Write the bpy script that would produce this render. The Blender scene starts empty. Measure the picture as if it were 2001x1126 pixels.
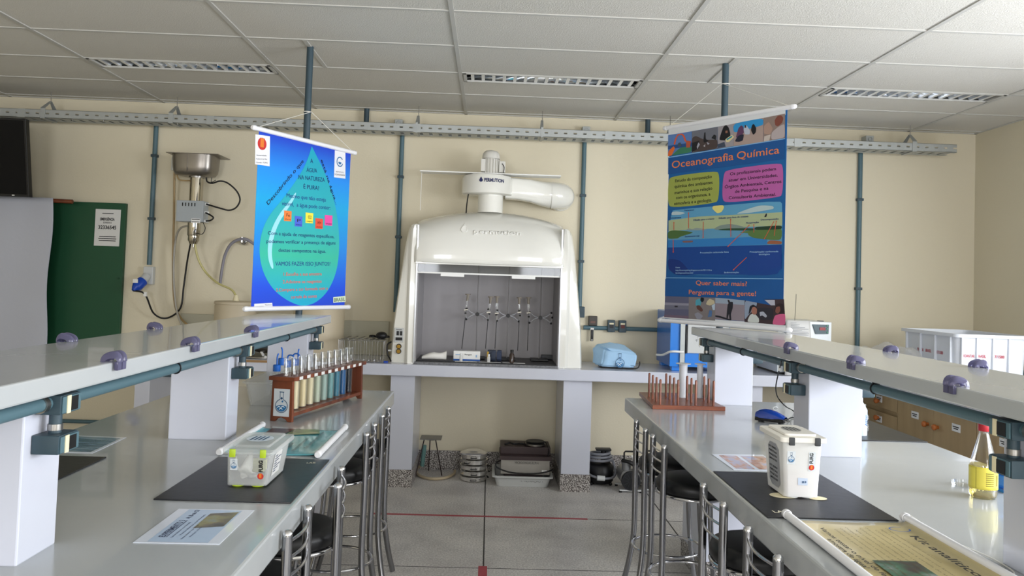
import bpy, bmesh, math, random
from mathutils import Vector, Matrix
random.seed(7)
PI = math.pi
S = bpy.context.scene
# ---------------------------------------------------------------- camera
F, YAW, PIT, ROL, SY = 1584.4, .0263, .0377, .0335, -71.7
CAM = Vector((0, 0, 1.56))
fw = Vector((math.sin(YAW)*math.cos(PIT), math.cos(YAW)*math.cos(PIT), math.sin(PIT)))
r0 = Vector((math.cos(YAW), -math.sin(YAW), 0)); u0 = r0.cross(fw)
cr = math.cos(ROL)*r0 + math.sin(ROL)*u0
cu = -math.sin(ROL)*r0 + math.cos(ROL)*u0
cd = bpy.data.cameras.new('camera'); cam = bpy.data.objects.new('camera', cd)
S.collection.objects.link(cam); S.camera = cam
cam.matrix_world = Matrix(((cr.x, cu.x, -fw.x, CAM.x), (cr.y, cu.y, -fw.y, CAM.y), (cr.z, cu.z, -fw.z, CAM.z), (0, 0, 0, 1)))
cd.sensor_width = 36; cd.sensor_fit = 'HORIZONTAL'; cd.lens = F/2001*36; cd.shift_y = SY/2001; cd.clip_start = .05
# ---------------------------------------------------------------- world, daylight, exposure
W = bpy.data.worlds.new('world'); S.world = W; W.use_nodes = True
W.node_tree.nodes['Background'].inputs[0].default_value = (.75, .86, 1, 1)
W.node_tree.nodes['Background'].inputs[1].default_value = .6
S.view_settings.view_transform = 'Standard'; S.view_settings.look = 'None'
S.view_settings.gamma = 1; S.view_settings.exposure = 1.13
try: S.view_settings.use_curve_mapping = False
except Exception: pass
def area(name, loc, d, sx, sy, e, col):
    l = bpy.data.lights.new(name, 'AREA'); l.shape = 'RECTANGLE'; l.size = sx; l.size_y = sy; l.energy = e; l.color = col
    o = bpy.data.objects.new(name, l); S.collection.objects.link(o); o.location = loc
    o.rotation_euler = Vector(d).to_track_quat('-Z', 'Y').to_euler(); return o
# daylight entering through the four windows of the right wall and two of the wall behind the camera
XW = 4.09; YB = 6.75; ZT = 2.952; XL = -4.6; YN = -3.2
WINS = [(-2.6, -1.2), (-.8, .6), (1.0, 2.4), (2.8, 4.2)]
for (a, b), e in zip(WINS, (18, 54, 78, 30)):
    area('window_daylight', (XW-.02, (a+b)/2, 1.75), (-1, 0, -.32), b-a, 1.35, e, (.92, .945, 1))
for a, b in [(-2.6, -1.0), (.6, 2.2)]:
    area('window_daylight', ((a+b)/2, YN+.02, 1.75), (0, 1, -.1), b-a, 1.35, 46, (.95, .955, 1))
# ---------------------------------------------------------------- photograph pixel -> point on a plane of the room
def ray(x, y): return fw + cr*((x-1000.5)/F) - cu*((y-563-SY)/F)
def PX(x, y, v): d = ray(x, y); return CAM + d*(v/d.x)
def PY(x, y, v): d = ray(x, y); return CAM + d*(v/d.y)
def PZ(x, y, v): d = ray(x, y); return CAM + d*((v-CAM.z)/d.z)
# ---------------------------------------------------------------- materials
def srgb(h):
    c = [int(h[i:i+2], 16)/255 for i in (0, 2, 4)]
    return tuple(v/12.92 if v <= .04045 else ((v+.055)/1.055)**2.4 for v in c) + (1,)
MT = {}
def mat(name, col, rough=.5, metal=0, bump=0, bscale=60, vary=0, vscale=4, trans=0, alpha=1, coat=0, spec=.5, emit=0, ior=1.45):
    if name in MT: return MT[name]
    m = bpy.data.materials.new(name); m.use_nodes = True; nt = m.node_tree; b = nt.nodes['Principled BSDF']
    c = srgb(col); I = b.inputs
    I['Base Color'].default_value = c; I['Roughness'].default_value = rough; I['Metallic'].default_value = metal
    I['Transmission Weight'].default_value = trans; I['Alpha'].default_value = alpha; I['Coat Weight'].default_value = coat
    I['Specular IOR Level'].default_value = spec; I['IOR'].default_value = ior
    if emit: I['Emission Color'].default_value = c; I['Emission Strength'].default_value = emit
    tc = nt.nodes.new('ShaderNodeTexCoord')
    if vary:
        n = nt.nodes.new('ShaderNodeTexNoise'); n.inputs['Scale'].default_value = vscale; n.inputs['Detail'].default_value = 5
        nt.links.new(tc.outputs['Object'], n.inputs['Vector'])
        mx = nt.nodes.new('ShaderNodeMixRGB'); mx.inputs[1].default_value = tuple(v*(1-vary) for v in c[:3])+(1,)
        mx.inputs[2].default_value = tuple(min(1, v*(1+vary)) for v in c[:3])+(1,)
        nt.links.new(n.outputs['Fac'], mx.inputs[0]); nt.links.new(mx.outputs[0], I['Base Color'])
    if bump:
        n = nt.nodes.new('ShaderNodeTexNoise'); n.inputs['Scale'].default_value = bscale; n.inputs['Detail'].default_value = 3
        nt.links.new(tc.outputs['Object'], n.inputs['Vector'])
        bp = nt.nodes.new('ShaderNodeBump'); bp.inputs['Strength'].default_value = bump; bp.inputs['Distance'].default_value = .01
        nt.links.new(n.outputs['Fac'], bp.inputs['Height']); nt.links.new(bp.outputs[0], I['Normal'])
    MT[name] = m; return m
def ramp_mat(name, cols, scale, rough=.5, stretch=(1, 1, 1), kind='noise', detail=8, bump=0, coat=0):
    m = bpy.data.materials.new(name); m.use_nodes = True; nt = m.node_tree; b = nt.nodes['Principled BSDF']
    tc = nt.nodes.new('ShaderNodeTexCoord'); mp = nt.nodes.new('ShaderNodeMapping'); mp.inputs['Scale'].default_value = stretch
    nt.links.new(tc.outputs['Object'], mp.inputs['Vector'])
    n = nt.nodes.new('ShaderNodeTexVoronoi' if kind == 'voronoi' else 'ShaderNodeTexNoise'); n.inputs['Scale'].default_value = scale
    if kind == 'noise': n.inputs['Detail'].default_value = detail
    nt.links.new(mp.outputs[0], n.inputs['Vector'])
    r = nt.nodes.new('ShaderNodeValToRGB'); e = r.color_ramp.elements
    e[0].position, e[0].color = cols[0][0], srgb(cols[0][1]); e[1].position, e[1].color = cols[-1][0], srgb(cols[-1][1])
    for p, c in cols[1:-1]: k = e.new(p); k.color = srgb(c)
    nt.links.new(n.outputs['Color' if kind == 'voronoi' else 'Fac'], r.inputs[0]); nt.links.new(r.outputs[0], b.inputs['Base Color'])
    b.inputs['Roughness'].default_value = rough; b.inputs['Coat Weight'].default_value = coat
    if bump:
        bp = nt.nodes.new('ShaderNodeBump'); bp.inputs['Strength'].default_value = bump; bp.inputs['Distance'].default_value = .005
        nt.links.new(n.outputs['Fac' if kind == 'noise' else 'Distance'], bp.inputs['Height']); nt.links.new(bp.outputs[0], b.inputs['Normal'])
    MT[name] = m; return m
WALL = mat('cream_wall_paint', 'D9D0B7', .6, bump=.08, bscale=90, vary=.02, vscale=1.5)
CEIL = mat('mineral_fibre_tile', 'CFCCC3', .9, bump=.35, bscale=140, vary=.03, vscale=3)
TBAR = mat('white_tee_bar', 'BDBCB6', .5)
BENCH = mat('grey_blue_gloss_paint', 'C9CCD7', .22, bump=.05, bscale=9, vary=.03, vscale=2, coat=.25)
TOPM = mat('grey_worktop_paint', 'ABAFB0', .2, bump=.06, bscale=7, vary=.05, vscale=3, coat=.3)
GRAN = ramp_mat('speckled_granite', [(.42, '38302E'), (.5, '8C8680'), (.62, 'D0CCC8')], 130, .5)
WHT = mat('white_plastic', 'EDEDEA', .35); WHG = mat('white_gloss_fibreglass', 'E9E8E0', .16, coat=.5)
BLK = mat('black_plastic', '0C0D0F', .45); RUB = mat('black_rubber_mat', '17181B', .38, bump=.05, bscale=30, vary=.15, vscale=9)
VINYL = mat('black_vinyl', '0D0E10', .42); CHR = mat('chrome', 'C8C8CA', .13, 1); STEEL = mat('brushed_steel', '9E9C98', .3, 1)
TUBEM = mat('polished_tube', '8F9093', .22, 1)
GALV = mat('galvanised_steel', 'ACB0AE', .45, .4, vary=.12, vscale=14)
TEAL = mat('teal_grey_paint', '4E6A73', .42); TEALD = mat('dark_teal_box', '33464F', .45)
CREAM = mat('cream_strip', 'E6DCB8', .5); CONC = None
WOOD = ramp_mat('reddish_wood', [(.3, '4E2415'), (.7, '7C4024')], 14, .4, (1, 1, .12), detail=4)
WOODL = ramp_mat('light_cabinet_veneer', [(.3, '9C8560'), (.7, 'B49C74')], 6, .45, (1, 1, .12), detail=4)
WOODP = ramp_mat('peg_wood', [(.3, '643322'), (.7, '8C5036')], 20, .35, (.3, 1, 1), detail=4)
GLASS = mat('clear_glass', 'F4F8F8', .04, trans=1, ior=1.3)
def glassy(name, tint, fac, rough=.05, edge=.25, clear=False):
    "thin see-through wall: straight-through light mixed with a gloss (clear) or a milky scatter, stronger at grazing angles"
    m = bpy.data.materials.new(name); m.use_nodes = True; nt = m.node_tree; nt.nodes.clear()
    o = nt.nodes.new('ShaderNodeOutputMaterial'); t = nt.nodes.new('ShaderNodeBsdfTransparent'); t.inputs[0].default_value = srgb(tint)
    if clear: p = nt.nodes.new('ShaderNodeBsdfGlossy'); p.inputs['Color'].default_value = (1, 1, 1, 1); p.inputs['Roughness'].default_value = rough
    else: p = nt.nodes.new('ShaderNodeBsdfPrincipled'); p.inputs['Base Color'].default_value = srgb(tint); p.inputs['Roughness'].default_value = rough
    lw = nt.nodes.new('ShaderNodeLayerWeight'); lw.inputs[0].default_value = .3
    ad = nt.nodes.new('ShaderNodeMath'); ad.operation = 'MULTIPLY_ADD'; ad.inputs[1].default_value = edge; ad.inputs[2].default_value = fac; ad.use_clamp = True
    mx = nt.nodes.new('ShaderNodeMixShader')
    nt.links.new(lw.outputs['Fresnel' if clear else 'Facing'], ad.inputs[0]); nt.links.new(ad.outputs[0], mx.inputs[0])
    nt.links.new(t.outputs[0], mx.inputs[1]); nt.links.new(p.outputs[0], mx.inputs[2]); nt.links.new(mx.outputs[0], o.inputs[0])
    MT[name] = m; return m
TG = glassy('thin_glass', 'FBFCFC', .05, .04, .45, True)
PANE = glassy('clear_pane', 'F4F6F6', .015, .05, .12, True)
CLIPM = glassy('smoky_violet_plastic', '7E7C9C', .34, .08, .35)
FROST = glassy('frosted_plastic', 'F4F5F4', .2, .3, .22)
FROSTW = glassy('milky_plastic', 'F8F8F6', .5, .35, .25)
WRAPM = glassy('clear_film', 'FFFFFF', .22, .12, .5)
# ---------------------------------------------------------------- mesh builder
class MB:
    def __init__(s): s.b = bmesh.new()
    def poly(s, pts):
        s.b.faces.new([s.b.verts.new(p) for p in pts]); return s
    def prism(s, pts, d):
        d = Vector(d); a = [s.b.verts.new(Vector(p)) for p in pts]; c = [s.b.verts.new(Vector(p)+d) for p in pts]; n = len(a)
        s.b.faces.new(a[::-1]); s.b.faces.new(c)
        for i in range(n): s.b.faces.new((a[i], a[(i+1) % n], c[(i+1) % n], c[i]))
        return s
    def box(s, x0, y0, z0, x1, y1, z1, M=None, bev=0):
        bb = bmesh.new() if bev else s.b
        v = [bb.verts.new((x, y, z)) for x in (x0, x1) for y in (y0, y1) for z in (z0, z1)]
        if M and not bev:
            for q in v: q.co = M @ q.co
        for f in ((0, 1, 3, 2), (4, 6, 7, 5), (0, 4, 5, 1), (2, 3, 7, 6), (0, 2, 6, 4), (1, 5, 7, 3)): bb.faces.new([v[i] for i in f])
        if bev:
            bmesh.ops.bevel(bb, geom=list(bb.edges), offset=bev, segments=2, affect='EDGES', profile=.6, clamp_overlap=True)
            if M: bmesh.ops.transform(bb, matrix=M, verts=list(bb.verts))
            s.add(bb)
        return s
    def add(s, bb):
        me = bpy.data.meshes.new('tmp'); bb.to_mesh(me); bb.free(); s.b.from_mesh(me); bpy.data.meshes.remove(me)
    def cyl(s, p0, p1, r, r2=None, n=16, cap=True):
        return s.tube([p0, p1], [r, r if r2 is None else r2], n, cap)
    def tube(s, pts, r, n=10, cap=True, flat=1):
        pts = [Vector(p) for p in pts]; m = len(pts); rr = r if isinstance(r, (list, tuple)) else [r]*m
        rings = []; nx = None
        for i, p in enumerate(pts):
            t = (pts[min(i+1, m-1)]-pts[max(i-1, 0)])
            if t.length < 1e-9: t = Vector((0, 0, 1))
            t.normalize()
            if nx is None:
                nx = t.cross(Vector((0, 0, 1)))
                if nx.length < .05: nx = Vector((0, 1, 0)) - t*t.y
            nx = (nx - t*nx.dot(t)).normalized(); ny = t.cross(nx)
            rings.append([s.b.verts.new(p + nx*math.cos(2*PI*k/n)*rr[i] + ny*math.sin(2*PI*k/n)*rr[i]*flat) for k in range(n)])
        for a, b in zip(rings, rings[1:]):
            for k in range(n): s.b.faces.new((a[k], a[(k+1) % n], b[(k+1) % n], b[k]))
        if cap: s.b.faces.new(rings[0][::-1]); s.b.faces.new(rings[-1])
        return s
    def lathe(s, prof, c=(0, 0, 0), n=24, M=None, closed=False):
        rings = []; c = Vector(c)
        for r, z in prof:
            if r < 1e-6: rings.append([s.b.verts.new(Vector((0, 0, z)))])
            else: rings.append([s.b.verts.new(Vector((r*math.cos(2*PI*k/n), r*math.sin(2*PI*k/n), z))) for k in range(n)])
        for q in rings:
            for v in q: v.co = (M @ v.co if M else v.co) + c
        L = list(zip(rings, rings[1:]))
        if closed: L.append((rings[-1], rings[0]))
        for a, b in L:
            if len(a) == 1 and len(b) == 1: continue
            for k in range(n):
                if len(a) == 1: s.b.faces.new((a[0], b[(k+1) % n], b[k]))
                elif len(b) == 1: s.b.faces.new((a[k], a[(k+1) % n], b[0]))
                else: s.b.faces.new((a[k], a[(k+1) % n], b[(k+1) % n], b[k]))
        return s
    def sph(s, c, r, sc=(1, 1, 1), n=12):
        return s.lathe([(r*math.sin(PI*i/n)*1.0 if 0 < i < n else 0, -r*math.cos(PI*i/n)) for i in range(n+1)], c, n*2, Matrix.Diagonal((*sc, 1)))
    def torus(s, c, R, r, n=32, k=8, M=None):
        M = M or Matrix.Identity(4)
        return s.ring([Vector(c) + (M @ Vector((R*math.cos(2*PI*i/n), R*math.sin(2*PI*i/n), 0))) for i in range(n)], r, k)
    def ring(s, pts, r, k=8):
        n = len(pts); rings = []
        ce = sum(pts, Vector())/n
        for i, p in enumerate(pts):
            t = (pts[(i+1) % n]-pts[i-1]).normalized(); o = (p-ce); o = (o - t*o.dot(t)).normalized(); u = t.cross(o)
            rings.append([s.b.verts.new(p + o*math.cos(2*PI*j/k)*r + u*math.sin(2*PI*j/k)*r) for j in range(k)])
        for i in range(n):
            a, b = rings[i], rings[(i+1) % n]
            for j in range(k): s.b.faces.new((a[j], a[(j+1) % k], b[(j+1) % k], b[j]))
        return s
    def grid(s, fn, nu, nv, closeu=False):
        v = [[s.b.verts.new(fn(i/nu, j/nv)) for j in range(nv+1)] for i in range(nu+(0 if closeu else 1))]
        for i in range(nu):
            for j in range(nv): s.b.faces.new((v[i][j], v[(i+1) % len(v)][j], v[(i+1) % len(v)][j+1], v[i][j+1]))
        return s
    def build(s, name, m, parent=None, smooth=None, bev=0, sol=0, sub=0):
        b = s.b; bmesh.ops.remove_doubles(b, verts=b.verts, dist=1e-6) if smooth else None
        bmesh.ops.recalc_face_normals(b, faces=list(b.faces))
        me = bpy.data.meshes.new(name); b.to_mesh(me); b.free()
        o = bpy.data.objects.new(name, me); S.collection.objects.link(o); me.materials.append(m)
        if smooth:
            me.shade_smooth() if hasattr(me, 'shade_smooth') else None
            try: me.set_sharp_from_angle(angle=math.radians(smooth if smooth > 1 else 40))
            except Exception: pass
        if sol: q = o.modifiers.new('s', 'SOLIDIFY'); q.thickness = sol; q.offset = 0
        if bev: q = o.modifiers.new('b', 'BEVEL'); q.width = bev; q.segments = 2; q.limit_method = 'ANGLE'
        if sub: q = o.modifiers.new('u', 'SUBSURF'); q.levels = sub; q.render_levels = sub
        if parent:
            o.parent = parent
            o.matrix_parent_inverse = rootmat(parent).inverted()
        return o
def rootmat(o):
    m = Matrix.LocRotScale(o.location, o.rotation_euler, o.scale)
    return (rootmat(o.parent) @ o.matrix_parent_inverse @ m) if o.parent else m
def thing(name, label, cat, loc=(0, 0, 0), group=None):
    o = bpy.data.objects.new(name, None); S.collection.objects.link(o); o.location = loc; o.empty_display_size = .05
    return tag(o, label, cat, group)
def tag(o, label, cat, group=None, kind=None):
    o['label'] = label; o['category'] = cat
    if group: o['group'] = group
    if kind: o['kind'] = kind
    return o
def struct(o): o['kind'] = 'structure'; return o
def copy_tree(o, parent=None):
    c = o.copy(); S.collection.objects.link(c)
    if parent: c.parent = parent
    for ch in [q for q in bpy.data.objects if q.parent == o and q != c]: copy_tree(ch, c)
    return c
def spline(pts, n=6):
    "Catmull-Rom through the given points"
    P = [Vector(p) for p in pts]; P = [P[0]*2-P[1]] + P + [P[-1]*2-P[-2]]; out = []
    for i in range(1, len(P)-2):
        a, b, c, d = P[i-1:i+3]
        for k in range(n):
            t = k/n; out.append(.5*((2*b)+(c-a)*t+(2*a-5*b+4*c-d)*t*t+(3*b-a-3*c+d)*t**3))
    return out + [P[-2]]
# ---------------------------------------------------------------- lettering
def glyphs(s, bold=False, off=.0):
    cu_ = bpy.data.curves.new('t', 'FONT'); cu_.body = s; cu_.size = 1; cu_.resolution_u = 4; cu_.offset = off; cu_.fill_mode = 'BOTH'; cu_.extrude = 0
    o = bpy.data.objects.new('t', cu_); S.collection.objects.link(o)
    dg = bpy.context.evaluated_depsgraph_get(); me = bpy.data.meshes.new_from_object(o.evaluated_get(dg))
    bpy.data.objects.remove(o); bpy.data.curves.remove(cu_); return me
def lettering(mb, s, A, B, h, N, bold=.0, lift=.001, shear=0):
    "write s from A to B (baseline), cap height h, on the surface whose outward normal is N"
    A, B, N = Vector(A), Vector(B), Vector(N).normalized(); d = (B-A); w = d.length; d.normalize(); up = N.cross(d).normalized()
    me = glyphs(s, off=bold); xs = [v.co.x for v in me.vertices]
    if not xs: return mb
    x0, x1 = min(xs), max(xs); sx = w/(x1-x0); sy = h/.70
    for v in me.vertices:
        c = v.co.copy(); v.co = A + d*((c.x-x0)*sx + shear*c.y*sy) + up*(c.y*sy) + N*lift
    mb.b.from_mesh(me); bpy.data.meshes.remove(me); return mb
def plane_hit(x, y, O, N): d = ray(x, y); return CAM + d*((O-CAM).dot(N)/d.dot(N))
# ================================================================ the room
def ramp_floor():
    m = ramp_mat('terrazzo_floor', [(.3, 'BEBAB8'), (.5, 'D0CDCA'), (.72, 'DEDAD6')], 3.2, .42, detail=12)
    nt = m.node_tree; b = nt.nodes['Principled BSDF']; src = b.inputs['Base Color'].links[0].from_socket
    tc = [n for n in nt.nodes if n.bl_idname == 'ShaderNodeTexCoord'][0]
    v = nt.nodes.new('ShaderNodeTexNoise'); v.inputs['Scale'].default_value = 95; v.inputs['Detail'].default_value = 3; nt.links.new(tc.outputs['Object'], v.inputs['Vector'])
    r = nt.nodes.new('ShaderNodeValToRGB'); r.color_ramp.elements[0].position = .38; r.color_ramp.elements[0].color = (.72, .71, .7, 1)
    r.color_ramp.elements[1].position = .62; r.color_ramp.elements[1].color = (1.1, 1.1, 1.08, 1)
    nt.links.new(v.outputs['Fac'], r.inputs[0]); mx = nt.nodes.new('ShaderNodeMixRGB'); mx.blend_type = 'MULTIPLY'; mx.inputs[0].default_value = 1
    nt.links.new(src, mx.inputs[1]); nt.links.new(r.outputs[0], mx.inputs[2]); nt.links.new(mx.outputs[0], b.inputs['Base Color']); return m
FLOORM = ramp_floor()
struct(MB().box(XL-.2, YN-.2, -.12, XW+.2, YB+.2, 0).build('floor', FLOORM))
struct(MB().box(XL-.2, YB, 0, XW+.2, YB+.15, ZT+.3).build('wall_back', WALL))
struct(MB().box(XL-.15, YN, 0, XL, YB, ZT+.3).build('wall_left', WALL))
def wall_with_holes(lo, hi, holes, z0, z1, fn):
    "wall strip along one axis with window openings; fn(a0, z0, a1, z1) adds a box"
    a = lo
    for h0, h1 in holes:
        fn(a, 0, h0, ZT+.3); fn(h0, 0, h1, z0); fn(h0, z1, h1, ZT+.3); a = h1
    fn(a, 0, hi, ZT+.3)
mb = MB(); wall_with_holes(YN, YB, WINS, 1.05, 2.45, lambda a, z0, b, z1: mb.box(XW, a, z0, XW+.15, b, z1)); struct(mb.build('wall_right', WALL))
mb = MB(); wall_with_holes(XL, XW, [(-2.6, -1.0), (.6, 2.2)], 1.05, 2.45, lambda a, z0, b, z1: mb.box(a, YN-.15, z0, b, YN, z1)); struct(mb.build('wall_front', WALL))
ALU = mat('aluminium_frame', 'B8BABC', .35, .8)
for i, (a, b) in enumerate(WINS):
    f = MB()
    for y in (a, (a+b)/2-.02, b-.04): f.box(XW+.05, y, 1.05, XW+.1, y+.04, 2.45)
    for z in (1.05, 2.41): f.box(XW+.051, a, z, XW+.099, b, z+.04)
    w = struct(f.build('window_%d' % (i+1), ALU))
    MB().box(XW+.072, a+.04, 1.09, XW+.076, b-.04, 2.41).build('window_pane', PANE, w)
for i, (a, b) in enumerate([(-2.6, -1.0), (.6, 2.2)]):
    f = MB()
    for x in (a, (a+b)/2-.02, b-.04): f.box(x, YN-.1, 1.05, x+.04, YN-.05, 2.45)
    for z in (1.05, 2.41): f.box(a, YN-.099, z, b, YN-.051, z+.04)
    w = struct(f.build('window_%d' % (i+5), ALU))
    MB().box(a+.04, YN-.076, 1.09, b-.04, YN-.072, 2.41).build('window_pane', PANE, w)
# skirting of the back wall
struct(MB().box(XL, YB-.018, 0, XW, YB, .155).build('baseboard_back', GRAN))
struct(MB().box(XW-.018, YN, 0, XW, YB-.02, .155).build('baseboard_right', GRAN))
# suspended ceiling with openings for the lamps
gx = [-.2446+1.25*k for k in range(-4, 4)]; gy = [6.6516-.625*k for k in range(0, 16)]
LAMPS = [(gx[2], gx[3]), (gx[4], gx[5]), (gx[6], gx[7])]
gx_all = [XL] + [x for x in gx if XL < x < XW] + [XW]
FY0, FY1 = 5.405, 5.615
mb = MB()
mb.box(XL-.1, YN-.1, ZT, XW+.1, FY0, ZT+.02); mb.box(XL-.1, FY1, ZT, XW+.1, YB+.05, ZT+.02)
edges = [XL-.1] + [v for l in LAMPS for v in (l[0]+.03, l[1]-.03)] + [XW+.1]
for i in range(0, len(edges), 2): mb.box(edges[i], FY0, ZT, edges[i+1], FY1, ZT+.02)
ceil = struct(mb.build('ceiling', CEIL))
mb = MB()
for x in gx:
    if XL < x < XW: mb.box(x-.012, YN, ZT-.006, x+.012, YB, ZT+.001)
for y in gy:
    if y > YN: mb.box(XL, y-.01, ZT-.005, XW, y+.01, ZT+.001)
mb.box(-1.155, 4.78, ZT-.006, -1.131, 5.4, ZT+.001); mb.box(1.425, 4.78, ZT-.006, 1.449, 5.4, ZT+.001)
mb.box(XL, YB-.02, ZT-.006, XW, YB, ZT); mb.box(XW-.02, YN, ZT-.006, XW, YB, ZT)
struct(mb.build('trim_1', TBAR))
struct(MB().box(XL-.2, YN-.2, ZT+.31, XW+.2, YB+.2, ZT+.35).build('trim_2', mat('slab_concrete', '8A8884', .9)))
BLADE = mat('bright_louvre', 'EEF0F2', .25, .5); REFL = mat('mirror_louvre', 'DDE2E6', .12, 1); TUBEW = mat('fluorescent_tube_off', 'F0F0EC', .4)
LN = ['leftmost of three recessed louvred ceiling lights, above the dark screen side', 'middle of three recessed louvred ceiling lights, above the fume hood', 'rightmost of three recessed louvred ceiling lights, by the right wall']
for (a, b), lab in zip(LAMPS, LN):
    a += .02; b -= .02; t = thing('ceiling_light', lab, 'light', ((a+b)/2, 5.51, ZT), 'recessed louvred ceiling lights')
    f = MB()
    for q in ((a, FY0-.005, a+.02, FY1+.005), (b-.02, FY0-.005, b, FY1+.005), (a, FY0-.005, b, FY0+.008), (a, FY1-.008, b, FY1+.005)): f.box(q[0], q[1], ZT-.008, q[2], q[3], ZT+.004)
    f.build('frame', TBAR, t)
    MB().grid(lambda u, v: Vector((a+.02+(b-a-.04)*u, 5.51+.1*math.cos(PI*v), ZT+.002+.085*math.sin(PI*v)**.6)), 1, 12).build('reflector', REFL, t, smooth=60, sol=.001)
    for y in (5.47, 5.55): MB().cyl((a+.04, y, ZT+.055), (b-.04, y, ZT+.055), .012).build('fluorescent_tube', TUBEW, t, smooth=60)
    n = 16
    for k in range(n):
        x = a+.06+(b-a-.12)*k/(n-1)
        MB().prism([(x-.011, FY0+.012, ZT+.001), (x+.011, FY0+.012, ZT+.001), (x+.003, FY0+.03, ZT+.05), (x-.003, FY0+.03, ZT+.05)], (0, FY1-FY0-.024, 0)).build('louvre_blade', BLADE, t)
# floor joints and the red tape marks
JOINT = mat('dark_floor_joint', '2E2C2B', .6)
mb = MB()
for x in (-1.2, .02, 1.24): mb.box(x-.004, YN, 0, x+.004, YB, .0006)
for y in (4.47, 3.2, 5.44): mb.box(XL, y-.003, 0, XW, y+.003, .0005)
struct(mb.build('trim_3', JOINT))
TAPE = mat('worn_red_tape', 'A84850', .6, vary=.25, vscale=20)
tag(MB().box(-.72, 5.425, 0, .705, 5.455, .0012).build('floor_tape', TAPE), 'long thin red tape line across the terrazzo floor', 'floor tape')
tag(MB().box(-.008, 3.9, 0, .04, 4.5, .0012).build('floor_tape', TAPE), 'short broad red tape strip on the floor joint nearest the camera', 'floor tape')

# ================================================================ back counter
bc = thing('masonry_counter', 'long grey masonry counter along the back wall under the fume hood', 'counter', (0, 6.4, 0))
ct = MB().box(-2.66, 6.075, .835, 2.955, YB-.001, .92).build('worktop', BENCH, bc, bev=.006)
for x0, x1 in ((-.715, -.535), (.585, .8), (-2.61, -2.5), (1.93, 2.1)):
    s_ = MB().box(x0, 6.14, 0, x1, 6.74, .836).build('support', BENCH, bc)
    MB().box(x0-.006, 6.132, 0, x1+.006, 6.742, .13).build('skirting', GRAN, s_)
# right wall counter on cabinets
rc = thing('side_counter', 'grey counter top along the right wall carrying the white crate', 'counter', (3.5, 4.4, .86))
MB().box(2.965, 1.2, .835, XW-.001, YB-.001, .92).build('worktop', BENCH, rc, bev=.006)
TAGM = mat('paper_label', 'E4E6E6', .6); INKM = mat('black_ink', '191A1C', .7); KNOB = mat('orange_wood_knob', 'A8602C', .4)
def cab(y0, y1, label, kind):
    XF = 3.0; t = thing('base_cabinet', label, 'cabinet', (3.5, (y0+y1)/2, 0), 'light wood cabinets under the right wall counter')
    MB().box(XF+.02, y0+.001, .08, XW-.03, y1-.001, .834).build('carcass', WOODL, t)
    MB().box(XF+.08, y0+.002, 0, XW-.04, y1-.002, .079).build('plinth', BLK, t)
    ym = (y0+y1)/2
    def lab(par, y, z):
        MB().box(XF-.004, y-.045, z-.024, XF-.0005, y+.045, z+.024).build('paper_label', TAGM, par)
        k = MB()
        for dz, w in ((.006, .034), (-.006, .024)): k.box(XF-.0055, y-w, z+dz-.003, XF-.0042, y+w, z+dz+.003)
        k.build('print', INKM, par)
    def knob(par, y, z):
        MB().lathe([(0, 0), (.012, 0), (.012, .012), (.02, .02), (.02, .034), (.012, .042), (0, .044)], (XF, y, z), 14, Matrix.Rotation(-PI/2, 4, 'Y')).build('knob', KNOB, par, smooth=50)
    if kind == 'doors':
        for a, b, ky, ly in ((y0, ym, ym-.06, ym-.27), (ym, y1, ym+.065, ym+.23)):
            d = MB().box(XF, a+.002, .09, XF+.019, b-.002, .828).build('door', WOODL, t, bev=.002)
            knob(d, ky, .692); lab(d, ly, .726)
    else:
        z = .09
        for h in (.3, .304, .128):
            d = MB().box(XF, y0+.004, z, XF+.019, y1-.004, z+h-.03).build('drawer', WOODL, t, bev=.002)
            knob(d, ym-.16, z+h-.03-.05 if h < .2 else z+h*.75); lab(d, ym-.16, z+h*.5 if h < .2 else z+h*.72); z += h+.003
cab(5.87, 6.73, 'light wood drawer cabinet at the far end under the right wall counter', 'drawers')
cab(4.91, 5.865, 'light wood two-door cabinet beside the drawer cabinet on the right', 'doors')
cab(3.9, 4.905, 'light wood cabinet under the right wall counter, nearest the camera', 'doors')

# ================================================================ island benches
def bench(side):
    L = side < 0
    x0, x1 = (-1.68, -.535) if L else (.82, 2.0)          # worktop
    px0, px1 = (-1.24, -1.015) if L else (1.3, 1.52)      # pillars
    sx0, sx1 = (-1.32, -.925) if L else (1.212, 1.64)     # shelf
    py = [(1.83, 1.99), (3.24, 3.38), (4.63, 4.79)] if L else [(1.855, 2.013), (3.25, 3.41), (4.61, 4.775)]
    t = thing('laboratory_bench', 'grey island bench on the left with raised shelf, holding the coloured test tubes' if L else 'grey island bench on the right with raised shelf, holding the peg rack', 'bench', ((x0+x1)/2, 3, 0))
    n = .5
    MB().box(x0, n, .82, x1, 4.79, .9).build('worktop', TOPM, t, bev=.007)
    for a, b in py: MB().box(px0, a, .899, px1, b, 1.283).build('pillar', BENCH, t, bev=.004)
    MB().box(sx0, n, 1.282, sx1, 4.82, 1.328).build('shelf', TOPM, t, bev=.005)
    for y in ((4.3, 4.72), (2.75, 3.1), (1.1, 1.5)):
        a, b = (-1.45, -.9) if L else (1.165, 1.8)
        s_ = MB().box(a, y[0], 0, b, y[1], .821).build('support', BENCH, t)
        MB().box(a-.006, y[0]-.006, 0, b+.006, y[1]+.006, .12).build('skirting', GRAN, s_)
    return py
pyL, pyR = bench(-1), bench(1)

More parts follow.
